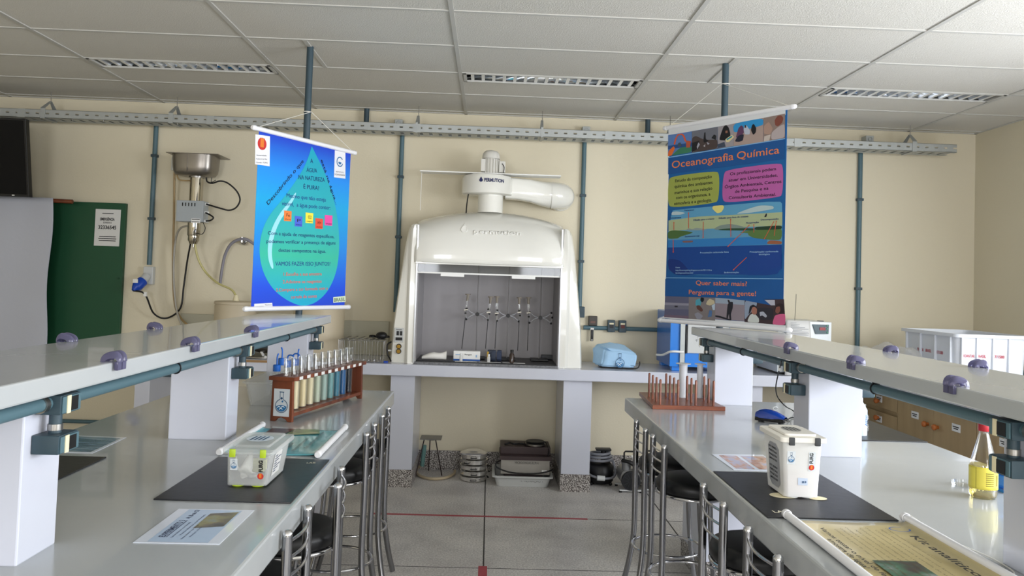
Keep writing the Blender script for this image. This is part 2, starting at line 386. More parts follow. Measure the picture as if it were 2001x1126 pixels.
def outlets(side, py, far=False):
    L = side < 0; fx = (-1.24 if L else 1.52) if far else (-1.015 if L else 1.3); d = (1 if L else -1)*(-1 if far else 1)        # pillar face, outward direction
    t = thing('outlet_conduit', 'teal conduit with socket boxes under the %s shelf, %s' % ('left' if L else 'right', 'on its far side' if far else 'facing the aisle'), 'conduit', (fx, 3, 1.25))
    pc = fx+d*.03; zc = 1.252
    gaps = [(a+.03, a+.117) for a, b in py]
    ys = [.6] + [v for g in gaps for v in g]
    for i in range(0, len(ys)-1, 2):
        MB().cyl((pc, ys[i], zc), (pc, ys[i+1]+.002, zc), .0155, n=14).build('conduit', TEAL, t, smooth=60)
        MB().lathe([(.0158, 0), (.019, 0), (.019, .016), (.0158, .016)], (pc, ys[i+1]-.03, zc), 14, Matrix.Rotation(-PI/2, 4, 'X'), closed=True).build('collar', STEEL, t, smooth=60)
        if i > 0:
            ym = (ys[i]+ys[i+1])/2
            c = MB().box(pc-.006, ym-.012, zc+.012, pc+.006, ym+.012, 1.281); c.torus((pc, ym, zc), .017, .003, 16, 6, Matrix.Rotation(PI/2, 4, 'X')); c.build('pipe_clip', BLK, t)
    for g0, g1 in gaps:
        x0_, x1_ = sorted((fx+d*.0006, fx+d*.062))
        ymid = (g0+g1)/2
        MB().cyl((pc, ymid, 1.178), (pc, ymid, 1.232), .014, n=14).build('riser', TEALD, t, smooth=60)
        MB().lathe([(.0142, 0), (.0162, 0), (.0162, .014), (.0142, .014)], (pc, ymid, 1.186), 14, closed=True).build('collar', STEEL, t, smooth=60)
        for z0, z1 in ((1.137, 1.18), (1.226, 1.27)):
            bx = MB().box(x0_, g0, z0, x1_, g1, z1, bev=.004).build('outlet_box', TEALD, t, smooth=40)
            xs = fx+d*.062; w = g1-g0
            ya, yb = (g0+w*.22, g0+w*.4) if L else (g1-w*.42, g1-w*.24)
            yc, yd = (g0+w*.4, g0+w*.78) if L else (g1-w*.8, g1-w*.42)
            MB().box(min(xs, xs+d*.004), g0+.004, z0+.003, max(xs, xs+d*.004), g1-.004, z1-.003, bev=.002).build('face_plate', TEAL, bx)
            MB().box(min(xs+d*.004, xs+d*.006), ya, z0+.002, max(xs+d*.004, xs+d*.006), yb, z1-.002).build('label_strip', CREAM, bx)
            MB().box(min(xs+d*.004, xs+d*.0055), yc, z0+.006, max(xs+d*.004, xs+d*.0055), yd, z1-.006).build('socket', BLK, bx)
outlets(-1, pyL); outlets(1, pyR); outlets(-1, pyL, True); outlets(1, pyR, True)

# clear violet bumpers clipped on the shelf edges
def clip(px, y, edge, d, z, lab):
    "two rounded ears side by side; d = direction from shelf middle out over the edge"
    t = thing('shelf_edge_guard', lab, 'edge guard', (edge, y, z), 'smoky violet rounded guards on the shelf edges')
    for yy in (y-.0125, y+.0125):
        def dome(u, v):
            a = PI*u; b = -1+2*v; w = max(0, 1-b*b)**.5
            xx = (-.036 if u < .5 else .017)*abs(math.cos(a))**1.15*(.55+.45*w)
            return Vector((edge+d*(xx-.002), yy+.0115*b, z+.0006+.027*math.sin(a)**.75*(.35+.65*w)))
        MB().grid(dome, 18, 8).build('guard_lobe', CLIPM, t, smooth=60)
        MB().box(min(edge+d*.0008, edge+d*.0105), yy-.0105, z-.02, max(edge+d*.0008, edge+d*.0105), yy+.0105, z+.002, bev=.002).build('guard_lip', CLIPM, t, smooth=40)
for px, py_, e, d, l in [(231, 712, -.92, 1, 'violet guard on the left shelf front edge, nearest the camera'), (379, 684, -.92, 1, 'violet guard on the left shelf front edge, middle of three'),
        (497, 655, -.92, 1, 'violet guard on the left shelf front edge, farthest of three'), (124, 668, -1.32, -1, 'violet guard on the left shelf rear edge before the green board'),
        (297, 642, -1.32, -1, 'violet guard on the left shelf rear edge before the cream wall'),
        (1540, 683, 1.212, -1, 'violet guard on the right shelf aisle edge, farthest of three'), (1666, 714, 1.212, -1, 'violet guard on the right shelf aisle edge, middle of three'),
        (1860, 756, 1.212, -1, 'violet guard on the right shelf aisle edge, nearest the camera'), (1746, 687, 1.64, 1, 'violet guard on the right shelf rear edge, left of the white crate'),
        (1918, 717, 1.64, 1, 'violet guard on the right shelf rear edge, before the white crate')]: clip(0, PX(px, py_, e).y, e, d, 1.328, l)

# ================================================================ bar stools
def stool():
    t = thing('bar_stool', '', 'stool'); R = .168
    MB().lathe([(0, .655), (R-.01, .655), (R, .668), (R+.002, .69), (R-.006, .708), (R-.03, .716), (0, .72)], n=36).build('seat', VINYL, t, smooth=50)
    MB().torus((0, 0, .65), R-.004, .0075, 40, 8).build('seat_ring', CHR, t, smooth=60)
    for y in (-.122, .122):
        pts = [(.165, y, .868), (.165, y, .6), (.163, y*1.0, .36), (.17, y*1.05, .25), (.19, y*1.18, .12), (.215, y*1.38, .004)]
        pl = MB().tube(spline(pts, 4), .0142, 12).build('back_leg', TUBEM, t, smooth=60)
        MB().lathe([(0, .012), (.008, .011), (.0142, .005), (.0142, -.004), (.0, -.004)], (.165, y, .868), 14).build('end_cap', CHR, pl, smooth=60)
        pts = [(-.1, y*.9, .655), (-.11, y*.92, .45), (-.125, y, .28), (-.15, y*1.15, .12), (-.18, y*1.38, .004)]
        MB().tube(spline(pts, 4), .0125, 12).build('front_leg', TUBEM, t, smooth=60)
    for z in (.845, .8, .752): MB().tube([(.165+.02*math.sin(PI*k/8), -.122+.244*k/8, z-.0*math.sin(PI*k/8)) for k in range(9)], .0045, 8).build('back_rung', CHR, t, smooth=60)
    MB().torus((.02, 0, .285), .172, .007, 40, 8).build('foot_ring', CHR, t, smooth=60)
    return t
SL = [(-.68, 2.325, 0), (-.655, 2.81, 8), (-.682, 3.73, 0), (-.678, 4.22, 0)]
SR = [(.94, 4.03, 180), (.945, 3.635, 180), (.94, 2.73, 180), (.935, 2.225, 180)]
LL = ['black-seated chrome bar stool under the left bench, nearest the camera', 'black-seated chrome bar stool, second from the camera on the left side', 'black-seated chrome bar stool, third from the camera on the left side', 'black-seated chrome bar stool under the left bench, farthest from the camera']
LR = ['black-seated chrome bar stool under the right bench, farthest from the camera', 'black-seated chrome bar stool, second from the far end on the right side', 'black-seated chrome bar stool, second from the camera on the right side', 'black-seated chrome bar stool under the right bench, nearest the camera']
proto = stool()
for i, ((x, y, a), l) in enumerate(zip(SL+SR, LL+LR)):
    o = proto if i == 7 else copy_tree(proto)
    o.location = (x, y, 0); o.rotation_euler = (0, 0, math.radians(a)); tag(o, l, 'stool', 'chrome bar stools along the benches')
# ================================================================ things on and above the back wall
IZ = lambda z, x, y, v: None
# television, tipped forward
t = thing('television', 'black flat television tipped forward high on the left', 'television', (-4.3, 6.2, 2.4))
br = PY(57, 385, 6.3); tr = PY(50, 232, 6.19)
def tvp(a, q, off): return br + (tr-br)*q + Vector((-a, 0, 0)) + Vector((0, 1, 0))*off
w = .95
MB().prism([tvp(-.0, 0, 0), tvp(w, 0, 0), tvp(w, 1, 0), tvp(0, 1, 0)], (0, .05, 0)).build('casing', BLK, t, bev=.004)
MB().prism([tvp(.018, .03, -.0015), tvp(w-.018, .03, -.0015), tvp(w-.018, .975, -.0015), tvp(.018, .975, -.0015)], (0, .001, 0)).build('screen', mat('dark_glass_screen', '05060A', .25, spec=.2), t)
c = (tvp(.5, .5, 0)); MB().box(c.x-.06, 6.29, c.z-.05, c.x+.06, YB-.002, c.z+.05).build('wall_bracket', BLK, t)
MB().box(br.x-.13, br.y-.003, br.z+.006, br.x-.11, br.y-.0005, br.z+.012).build('logo_mark', WHT, t)
# green board with notice
GRN = mat('green_board_paint', '124A2E', .5, vary=.08, vscale=3)
a = PY(246, 400, 6.71); b = PY(235, 625, 6.71)
t = thing('green_board', 'dark green wall board partly behind the white screen cloth', 'board', (-3.5, 6.72, 1.6))
MB().box(-4.55, 6.712, .84, a.x, YB-.001, a.z+.01).build('panel', GRN, t, bev=.003)
p = PY(231, 544, 6.71); MB().lathe([(0, -.003), (.009, -.003), (.009, .002)], p, 12, Matrix.Rotation(PI/2, 4, 'X')).build('screw', STEEL, t)
N = Vector((0, -1, 0)); PAP = mat('white_paper', 'D9D9D6', .55); PLAM = mat('laminated_paper', 'DDE3EE', .18, coat=.5)
t = thing('paper_notice', 'white emergency number notice taped to the green board', 'notice', PY(210, 445, 6.705))
o_ = PY(183, 480, 6.705); o2 = PY(236, 410, 6.705)
MB().box(o_.x, 6.7075, o_.z, o2.x, 6.711, o2.z).build('sheet', PAP, t)
mb = MB()
def wl(mb, s, x0, y, x1, hpx, Y, bold=.0, n=N): A = PY(x0, y, Y); B = PY(x1, y+(x1-x0)*.0, Y); A.z = B.z = (A.z+B.z)/2; return lettering(mb, s, A, B, hpx*Y/F, n, bold)
wl(mb, 'EMERGÊNCIA', 196, 431, 224, 5, 6.7065, .03); wl(mb, 'BOMBEIROS', 202, 437, 218, 3.5, 6.7065); wl(mb, '32336545', 192, 448, 227, 7, 6.7065, .02)
for yy, x0, x1 in ((417, 200, 222), (462, 194, 226), (466, 192, 227), (470, 193, 226)): A = PY(x0, yy, 6.7065); B = PY(x1, yy, 6.7065); mb.box(A.x, 6.706, A.z-.003, B.x, 6.7068, A.z+.003)
mb.build('print', INKM, t)
# projection cloth on a wooden rod
CLOTH = mat('thin_white_cloth', 'B9BCC6', .8, bump=.1, bscale=30)
rodz = PY(120, 391, 6.56).z
t = thing('projection_cloth', 'pale grey cloth hanging from a wooden rod over the green board', 'cloth screen', (-4, 6.56, rodz))
MB().cyl((-4.55, 6.56, rodz+.005), (PY(142, 393, 6.56).x, 6.56, rodz-.01), .017, n=14).build('rod', WOOD, t, smooth=60)
xe = PY(107, 395, 6.56).x; xe2 = PY(92, 670, 6.56).x
def cl(u, v):
    x = -4.55 + (xe+4.55)*u + (xe2-xe)*v*u
    return Vector((x+.012*math.sin(v*9)*u, 6.535+.004*math.sin(u*17+v*2)+.006*v*math.sin(u*7), rodz+.012-v*1.3))
MB().grid(cl, 60, 30).build('cloth', CLOTH, t, smooth=80, sol=.002)
# cable tray: perforated side, floor slots, hangers
t = thing('cable_tray', 'long perforated galvanised cable tray hung below the ceiling along the back wall', 'cable tray', (0, 6.5, 2.72))
tx0, tx1 = -4.58, PY(1870, 290, 6.42).x; ty0, ty1, tz0, tz1 = 6.42, 6.6, 2.725, 2.79
mb = MB()
for yy in (ty0, ty1):
    mb.box(tx0, yy, tz0, tx1, yy+.002, tz0+.028); mb.box(tx0, yy, tz0+.04, tx1, yy+.002, tz1)
    x = tx0
    while x < tx1-.01:
        mb.box(x, yy, tz0+.028, min(x+.05, tx1), yy+.002, tz0+.04); x += .077
mb.box(tx0, ty0, tz1-.002, tx1, ty0+.012, tz1); mb.box(tx0, ty1-.012, tz1-.002, tx1, ty1, tz1)
mb.build('tray_side', GALV, t)
mb = MB(); mb.box(tx0, ty0, tz0, tx1, ty0+.04, tz0+.002); mb.box(tx0, ty1-.04, tz0, tx1, ty1, tz0+.002)
x = tx0
while x < tx1-.02: mb.box(x, ty0+.04, tz0, min(x+.05, tx1), ty1-.04, tz0+.002); x += .077
mb.build('tray_floor', GALV, t)
for px in (40, 410, 815, 1190, 1560):
    x = PY(px, 250, ty0).x; MB().box(x-.03, ty0-.003, tz0-.002, x+.03, ty0-.0005, tz1).build('splice_plate', GALV, t)
for px, py_ in ((98, 183), (345, 190), (818, 214), (1060, 224), (1779, 247), (1310, 235)):
    x = PY(px, 230, 6.51).x
    h = MB().cyl((x, 6.51, 2.86), (x, 6.51, ZT), .003, n=8).build('hanger_rod', STEEL, t)
    mb = MB(); wv = .045 if px in (98, 345, 1779) else .022
    mb.prism([(x-wv, ty0-.004, tz0), (x-wv, ty0-.004, tz1+.01), (x-.012, 6.5, 2.87), (x+.012, 6.5, 2.87), (x+wv-.02, ty0-.004, tz1+.01), (x+wv-.02, ty0-.004, tz0)][0:0] or [(x-wv*.6, ty0-.004, tz0-.004), (x+wv*.2, ty0-.004, tz0-.004), (x+wv*.2, ty0-.004, tz1+.012), (x-wv*.6, ty0-.004, tz1+.012)], (0, .003, 0))
    for y_ in (ty0-.004, ty1+.002):
        mb.prism([(x-wv*.6, y_, tz1+.01), (x+wv*.2, y_, tz1+.01), (x+.008, 6.51, 2.872), (x-.012, 6.51, 2.872)], (0, .003 if y_ > 6.5 else -.003, .002))
    mb.box(x-wv*.6, ty0-.004, tz0-.006, x+wv*.2, ty1+.004, tz0-.003)
    mb.build('hanger_bracket', GALV, t)
for px in (140, 200, 345, 690, 1020, 1210, 1660): # small clip screws under the tray
    x = PY(px, 260, ty0).x; MB().cyl((x, ty0+.01, tz0-.014), (x, ty0+.01, tz0+.001), .005, n=8).build('bolt', STEEL, t)
# vertical conduits on the back wall
YC = 6.728
def pipe(mb, pts, r=.019, n=12): return mb.tube(spline(pts, 6), r, n)
def conduit(px, z0, lab, clips, z1=2.8):
    x = PY(px, 450, YC).x
    t = thing('wall_conduit', lab, 'conduit', (x, YC, z0))
    pipe(MB(), [(x, YC, z0), (x, YC, (z0+z1)/2), (x, YC, z1)]).build('pipe', TEAL, t, smooth=60)
    for z in clips:
        MB().box(x-.026, YC-.021, z-.011, x+.026, YB, z+.011, bev=.003).build('pipe_clip', TEALD, t)
    return t, x
t, x = conduit(295, 1.6, 'teal vertical conduit ending in the blue plug socket left of the distiller', (2.5, 1.98))
xs = x
GRYP = mat('pale_grey_plastic', 'C4C6C4', .4); BLUP = mat('royal_blue_plastic', '1748B4', .35)
MB().box(x-.035, 6.70, 1.44, x+.045, YB, 1.585, bev=.006).build('socket_base', GRYP, t)
t = thing('industrial_plug', 'royal blue industrial plug pushed into the grey wall socket', 'plug', (x-.03, 6.65, 1.45))
A = Vector((x+.0, 6.69, 1.5)); B = Vector((x-.055, 6.58, 1.39))
MB().cyl(A+Vector((0, .005, .01)), A.lerp(B, .3), .034, .034, 20).build('socket_collar', GRYP, t, smooth=50)
MB().tube([A.lerp(B, .28), A.lerp(B, .3), A.lerp(B, .7), A.lerp(B, .85), B], [.036, .042, .042, .03, .014], 20).build('body', BLUP, t, smooth=50)
mb = MB(); mb.box(x-.06, 6.575, 1.452, x-.02, 6.5775, 1.482); mb.build('rating_mark', WHT, t)
CAB = mat('black_cable', '0B0B0C', .45)
dY = 6.55
cpts = [B, PY(283, 575, 6.6), PY(300, 612, 6.66), PY(325, 622, 6.7), PY(352, 603, 6.7), PY(359, 560, 6.7), PY(366, 510, 6.68), PY(374, 468, 6.62)]
MB().tube(spline(cpts, 8), .007, 8).build('cable', CAB, t, smooth=60)
q = PY(284, 575, 6.6); MB().box(q.x-.012, q.y-.009, q.z-.018, q.x+.012, q.y+.009, q.z+.018, bev=.002).build('cable_tag', WHT, t)
conduit(779, 1.28, 'teal vertical conduit running down beside the left of the fume hood', (2.4, 1.9))
t, x = conduit(1137, 1.33, 'teal vertical conduit right of the fume hood, joined to a horizontal run', (2.3, 1.75))
bx = PY(1134, 636, 6.7)
MB().box(bx.x-.028, 6.69, 1.285, bx.x+.032, YB, 1.375, bev=.004).build('junction_box', TEALD, t)
hz = PY(1200, 642, YC).z
MB().cyl((bx.x+.03, YC, hz), (1.7, YC, hz), .018, n=12).build('pipe', TEAL, t, smooth=60)
for px, c in ((1195, BLK), (1217, mat('dark_red_socket', '5A1E18', .5))):
    q = PY(px, 637, 6.69); b_ = MB().box(q.x-.03, 6.69, hz-.03, q.x+.03, YB-.001, hz+.07, bev=.006).build('outlet_box', TEALD, t)
    MB().box(q.x-.018, 6.686, hz+.034, q.x+.018, 6.69, hz+.047).build('label_strip', CREAM, b_)
    MB().box(q.x-.016, 6.687, hz+.005, q.x+.016, 6.69, hz+.032).build('socket', c, b_)
    MB().lathe([(0, -.002), (.004, -.001), (.004, .001)], (q.x, 6.689, hz-.012), 10, Matrix.Rotation(PI/2, 4, 'X')).build('screw', STEEL, b_)
conduit(1679, .95, 'teal vertical conduit on the back wall near the right corner', (2.35, 1.6))
q0 = PY(711, 233, 6.6); 
for px, lab in ((779, 'small grey box with a dark knockout above the tray, left of the hood fan'), (1146, 'small grey box with a dark knockout above the tray, right of the hood fan'), (1700, 'small grey box with a dark knockout above the tray near the right corner')):
    q = PY(px, {779: 240, 1146: 254, 1700: 272}[px], 6.66)
    t = thing('junction_box', lab, 'junction box', q, 'small boxes above the cable tray')
    MB().box(q.x-.032, 6.66, q.z-.03, q.x+.032, YB, q.z+.03, bev=.003).build('body', GALV, t)
    MB().lathe([(0, -.003), (.017, -.003), (.017, .004)], (q.x, 6.66, q.z), 16, Matrix.Rotation(PI/2, 4, 'X')).build('knockout', BLK, t)
for px, lab in ((711, 'short dark pipe stub between ceiling and tray, left of the hood'), (1272, 'short dark pipe stub between ceiling and tray, left of the right banner')):
    q = PY(px, 235, 6.55); MB_ = MB().cyl((q.x, 6.68, 2.79), (q.x, 6.68, ZT), .022, n=12).build('pipe_stub', TEALD, smooth=60); tag(MB_, lab, 'pipe', 'pipe stubs above the cable tray')
# horizontal conduit low on the wall, left, and on the right wall
t = PY(160, 824, YC); tag(MB().cyl((-4.5, YC, t.z), (PY(200, 824, YC).x+.2, YC, t.z), .016, n=10).build('wall_conduit', TEAL, smooth=60), 'thin teal conduit low on the back wall behind the left bench', 'conduit')
q = PY(1990, 713, 6.6); tag(MB().cyl((XW-.03, 3.2, 1.0), (XW-.03, 6.7, 1.0), .022, n=12).build('wall_conduit', TEAL, smooth=60), 'teal conduit along the right wall behind the white crate', 'conduit')
# grey flat panels leaning on the wall above the counter
PANEL = mat('grey_green_panel', 'B4B19D', .5)
a = PY(672, 626, 6.72); b = PY(757, 712, 6.72)
tag(MB().box(a.x-.02, 6.722, .921, b.x, YB-.002, a.z).build('splash_panel', PANEL, bev=.003), 'grey panel on the wall behind the wire basket', 'panel')
a = PY(352, 613, 6.72); b = PY(421, 640, 6.72)
tag(MB().box(a.x, 6.722, .921, PY(600, 640, 6.72).x, YB-.002, a.z).build('splash_panel', PANEL, bev=.003), 'grey panel on the wall behind the beige water drums', 'panel')

# ================================================================ water distiller
t = thing('water_distiller', 'wall mounted steel water distiller with grey control box and hoses', 'distiller', (-2.4, 6.6, 2.1))
Yd = 6.6; sc_ = Yd/F
SS = mat('dull_stainless', '8C8780', .32, .9)
c = PY(385, 325, Yd); top = PY(385, 306, Yd).z; bot = PY(385, 346, Yd).z; hw = 46*sc_*.9
def bowl(u, v):
    a = 2*PI*u; p = 3.2; cx, sy = math.cos(a), math.sin(a); r = (abs(cx)**p+abs(sy)**p)**(-1/p)
    k = [1, .99, .97, .93, .84, .6, .0][v]; z = [0, .3, .6, .82, .95, 1, 1][v]
    return Vector((c.x+hw*r*cx*k, Yd+.14*r*sy*k-.02, top+(bot-top)*z))
mb = MB(); mb.grid(lambda u, v: bowl(u, int(round(v*6))), 40, 6, True); mb.build('basin', SS, t, smooth=50)
r1 = PY(437, 316, Yd-.1)
MB().box(c.x-hw-.015, Yd-.17, top-.001, c.x+hw+.05, Yd+.13, top+.004).build('rim', SS, t, bev=.001)
MB().box(c.x-hw*.12-.004, Yd-.165, bot+.03, c.x-hw*.12, Yd-.155, top).build('seam', SS, t)
xc = PY(385, 380, Yd).x; zt_ = bot+.01; zb_ = PY(385, 395, Yd).z
MB().cyl((xc, Yd-.02, zb_-.1), (xc, Yd-.02, zt_), 12.5*sc_, n=28).build('column', mat('polished_steel', 'B8B2A4', .08, 1), t, smooth=60)
MB().lathe([(.055, 0), (.063, 0), (.063, .012), (.055, .012)], (xc, Yd-.02, bot-.012), 28, closed=True).build('flange', STEEL, t, smooth=50)
a = PY(345, 391, 6.5); b = PY(396, 434, 6.5)
bx = MB().box(a.x, 6.5, b.z, b.x, 6.62, a.z, bev=.004).build('control_box', mat('hammered_grey_paint', 'A4ABAF', .4), t)
for k in range(5): x = PY(357+6*k, 396, 6.5).x; MB().box(x-.004, 6.4985, a.z-.045, x+.004, 6.5, a.z-.018).build('vent_slot', BLK, bx)
la = PY(374, 427, 6.497); lb = PY(391, 436, 6.497); MB().box(la.x, 6.496, lb.z, lb.x, 6.5, la.z).build('name_plate', WHT, bx)
mb = MB(); mb.box(la.x+.004, 6.495, la.z-.01, lb.x-.004, 6.4962, la.z-.004); mb.box(la.x+.004, 6.495, lb.z+.006, lb.x-.004, 6.4962, lb.z+.01); mb.build('plate_print', INKM, bx)
for py_ in (399, 415, 432): q = PY(398, py_, 6.53); MB().cyl((b.x-.002, 6.54, q.z), (b.x+.03, 6.54, q.z), .011, n=12).build('cable_gland', WHT, bx, smooth=50)
zc1 = PY(380, 437, 6.56).z; xc2 = PY(379, 450, 6.56).x
MB().lathe([(0, -.165), (.03, -.165), (.035, -.15), (.044, -.135), (.044, -.1), (.046, -.1), (.05, -.09), (.05, .005), (0, .005)][::-1], (xc2, 6.56, zc1), 24).build('lower_boiler', mat('polished_steel', 'B8B2A4', .08, 1), t, smooth=40)
MB().cyl((xc2+.006, 6.55, zc1-.19), (xc2+.006, 6.55, zc1-.16), .009, n=10).build('outlet', STEEL, t)
# left valve and hoses
q = PY(341, 308, 6.56); MB().cyl((q.x, 6.56, PY(341, 333, 6.56).z), (q.x, 6.56, q.z), .022, n=14).cyl((q.x, 6.56, q.z-.05), (q.x+.05, 6.56, q.z-.05), .012, n=10).build('float_valve', GRYP, t, smooth=50)
TAN = mat('yellowed_hose', 'A08860', .4); CLRH = mat('cloudy_hose', 'A09C92', .35); YEL = mat('pale_yellow_hose', 'C6BE82', .35)
MB().tube(spline([PY(341, 334, 6.6), PY(340, 420, 6.66), PY(338, 520, 6.68), PY(341, 590, 6.68), PY(352, 620, 6.66), PY(372, 640, 6.6)], 8), .0085, 8).build('feed_hose', TAN, t, smooth=60)
MB().tube(spline([PY(344, 336, 6.58), PY(349, 350, 6.57), PY(360, 353, 6.57), PY(373, 353, 6.57)], 6), .006, 8).build('overflow_hose', TAN, t, smooth=60)
MB().tube(spline([PY(368, 441, 6.56), PY(352, 447, 6.6), PY(343, 470, 6.64), PY(339, 530, 6.64), PY(344, 600, 6.63), PY(356, 640, 6.6)], 8), .008, 8).build('drain_hose', CLRH, t, smooth=60)
MB().tube(spline([PY(380, 472, 6.55), PY(387, 505, 6.56), PY(402, 532, 6.58), PY(425, 553, 6.5), PY(452, 566, 6.45), PY(461.5, 579, 6.42)], 8), .0085, 8).build('product_hose', YEL, t, smooth=60)
for pts, r, nm in (([PY(403, 347, 6.5), PY(405, 355, 6.5), PY(415, 358, 6.5), PY(430, 354, 6.5), PY(445, 358, 6.52), PY(462, 373, 6.55), PY(469, 390, 6.56), PY(462, 405, 6.56), PY(448, 411, 6.55), PY(430, 407, 6.53), PY(403, 399, 6.53)], .0065, 'power_lead'),
        ([PY(414, 347, 6.5), PY(413, 356, 6.5), PY(422, 352, 6.5)], .003, 'thin_wire'), ([PY(402, 416, 6.53), PY(412, 421, 6.5), PY(417, 426, 6.5), PY(411, 431, 6.5), PY(403, 432, 6.53)], .0065, 'power_lead'),
        ([PY(395, 431, 6.52), PY(399, 440, 6.5), PY(401, 447, 6.5), PY(396, 457, 6.5), PY(388, 457, 6.54)], .003, 'thin_wire')):
    MB().tube(spline(pts, 8), r, 8).build(nm, CAB, t, smooth=60)
# wall tap with grey hose
t = thing('wall_tap', 'small chrome wall tap with an arching grey hose left of the blue banner', 'tap', PY(478, 472, YB))
q = PY(478, 472, YB)
MB().cyl((q.x, YB, q.z), (q.x, 6.68, q.z), .014, n=12).lathe([(0, .0), (.034, 0), (.03, -.02), (.012, -.03), (0, -.03)], (q.x, 6.74, q.z), 16, Matrix.Rotation(-PI/2, 4, 'X')).cyl((q.x-.035, 6.67, q.z+.01), (q.x+.035, 6.67, q.z+.01), .009, n=8).cyl((q.x, 6.67, q.z-.01), (q.x, 6.67, q.z+.03), .014, n=12).build('body', CHR, t, smooth=50)
MB().tube(spline([PY(498, 478, 6.68), PY(478, 467, 6.66), PY(455, 474, 6.67), PY(441, 495, 6.69), PY(434, 525, 6.7), PY(430, 555, 6.7)], 8), .012, 10).build('hose', mat('grey_hose', '85838C', .4), t, smooth=60)
# drums
DRUM = mat('beige_plastic_drum', 'C3B69C', .45)
def drum(cx, cy, r, h, lab):
    t = thing('water_drum', lab, 'drum', (cx, cy, .92))
    MB().lathe([(0, 0), (r*.96, 0), (r, .02), (r, h-.03), (r*.97, h-.02), (r*.97, h-.004), (0, h-.004)], (cx, cy, .9205), 48).build('body', DRUM, t, smooth=40)
    MB().lathe([(r*.97, h-.02), (r*1.03, h-.018), (r*1.03, h-.002), (r*.98, h+.004), (0, h+.008)], (cx, cy, .9205), 48).build('lid', DRUM, t, smooth=40)
    return t
q = PY(461, 590, 6.42); l_ = PY(421, 600, 6.42)
zt2 = q.z
t = drum(q.x, 6.42, q.x-l_.x, zt2-.92, 'beige plastic water drum with the yellow hose entering its lid')
MB().lathe([(.024, 0), (.022, .02), (.018, .03), (.018, .045), (0, .045)], (q.x, 6.42, zt2+.006), 16).build('port', CREAM, t, smooth=50)
e_ = PY(671, 660, 6.52).x; drum(e_-.2, 6.52, .2, .44, 'beige plastic water drum half hidden behind the blue banner')
# brush and dark wall box on the right
q = PY(1158, 627, 6.73); t = thing('wall_socket', 'small dark brown socket box on the wall right of the fume hood', 'socket', q)
MB().box(q.x-.035, 6.705, q.z-.04, q.x+.037, YB, q.z+.04, bev=.006).build('body', mat('brown_bakelite', '3F3A34', .5), t); MB().box(q.x-.02, 6.702, q.z-.02, q.x+.02, 6.705, q.z-.002).build('face', mat('brown_face', '6A4A40', .5), t)
q = PY(1157, 655, 6.7); t = thing('brush', 'black handled brush hanging below the dark socket', 'brush', q)
MB().box(q.x-.012, 6.7, q.z-.05, q.x+.012, 6.712, q.z+.045, bev=.005).build('handle', BLK, t, smooth=50); MB().lathe([(.003, -.006), (.003, .006), (.007, .006), (.007, -.006)], (q.x, 6.7, q.z-.04), 10, Matrix.Rotation(PI/2, 4, 'X'), closed=True).build('ring', STEEL, t)
MB().box(q.x-.014, 6.704, q.z+.04, q.x+.014, YB, q.z+.06).build('hook', STEEL, t)
# ================================================================ fume hood
t = thing('fume_hood', 'large white moulded fume hood on the back counter with a raised sash', 'fume hood', (0, 6.4, .92))
YF = 6.15
# side wings: tall panels, wide at the base and narrowing to the top
def wing(s):
    # outline in x at levels z: inner jamb, crease, outer flank
    lv = [(.921, .545, .61, .735), (1.2, .548, .612, .722), (1.5, .552, .612, .69), (1.8, .558, .608, .655), (1.93, .562, .602, .632), (1.965, .563, .594, .612), (1.975, .563, .58, .59)]
    xo = -.0 if s < 0 else -.01
    mb = MB(); rows = []
    for z, a, b, c in lv:
        rows.append([mb.b.verts.new((s*x_+xo, y_, z)) for x_, y_ in ((a, 6.73), (a, 6.165), (a+.004, 6.15), (b-.012, 6.142), (b, 6.15), (b+.012, 6.168), ((b+c)/2, 6.175), (c-.012, 6.185), (c, 6.21), (c, 6.73))])
    n = 10
    for r0_, r1_ in zip(rows, rows[1:]):
        for k in range(n): mb.b.faces.new((r0_[k], r0_[(k+1) % n], r1_[(k+1) % n], r1_[k]))
    mb.b.faces.new(rows[0][::-1]); mb.b.faces.new(rows[-1])
    return mb.build('side_wing', WHG, t, smooth=35)
wl_, wr_ = wing(-1), wing(1)
for s in (-1, 1):
    x = s*.552-(.0 if s < 0 else .01); MB().box(x-.006, 6.138, .925, x+.006, 6.15, 1.97).build('sash_rail', ALU, t)
# moulded top shell
zv = 1.687; hw = .566
def shell(u, v):
    x = -hw+2*hw*u; X_ = x/hw; zt3 = 2.108-.085*abs(X_)**2.1; cx = -.008
    e = 1-abs(X_)**6
    if v < .12: k = v/.12; return Vector((x+cx, 6.145-.035*e+.006*(1-k), zv+.02*k))
    k = (v-.12)/.88; a = k*PI/2
    bulge = .035*e
    y = 6.145-bulge + (6.55-6.145)*(1-math.cos(a))**1.15
    z = zv+.02 + (zt3-zv-.02)*math.sin(a)**.82
    return Vector((x+cx, y, z))
MB().grid(shell, 48, 30).build('top_shell', WHG, t, smooth=60, sol=.008)
for u_ in (0, 1):
    pr_ = [shell(u_, k/24) for k in range(25)]; pr_ = pr_+[Vector((pr_[0].x, 6.73, pr_[-1].z-.02)), Vector((pr_[0].x, 6.73, zv))]
    MB().prism(pr_, (.006 if u_ == 0 else -.006, 0, 0)).build('shell_side', WHG, t)
MB().box(-hw-.008, 6.52, 1.68, hw-.008, 6.73, 2.02).build('rear_housing', WHG, t, bev=.01)
MB().box(-.565, 6.13, zv-.012, .552, 6.2, zv+.004, bev=.004).build('visor_lip', WHG, t)
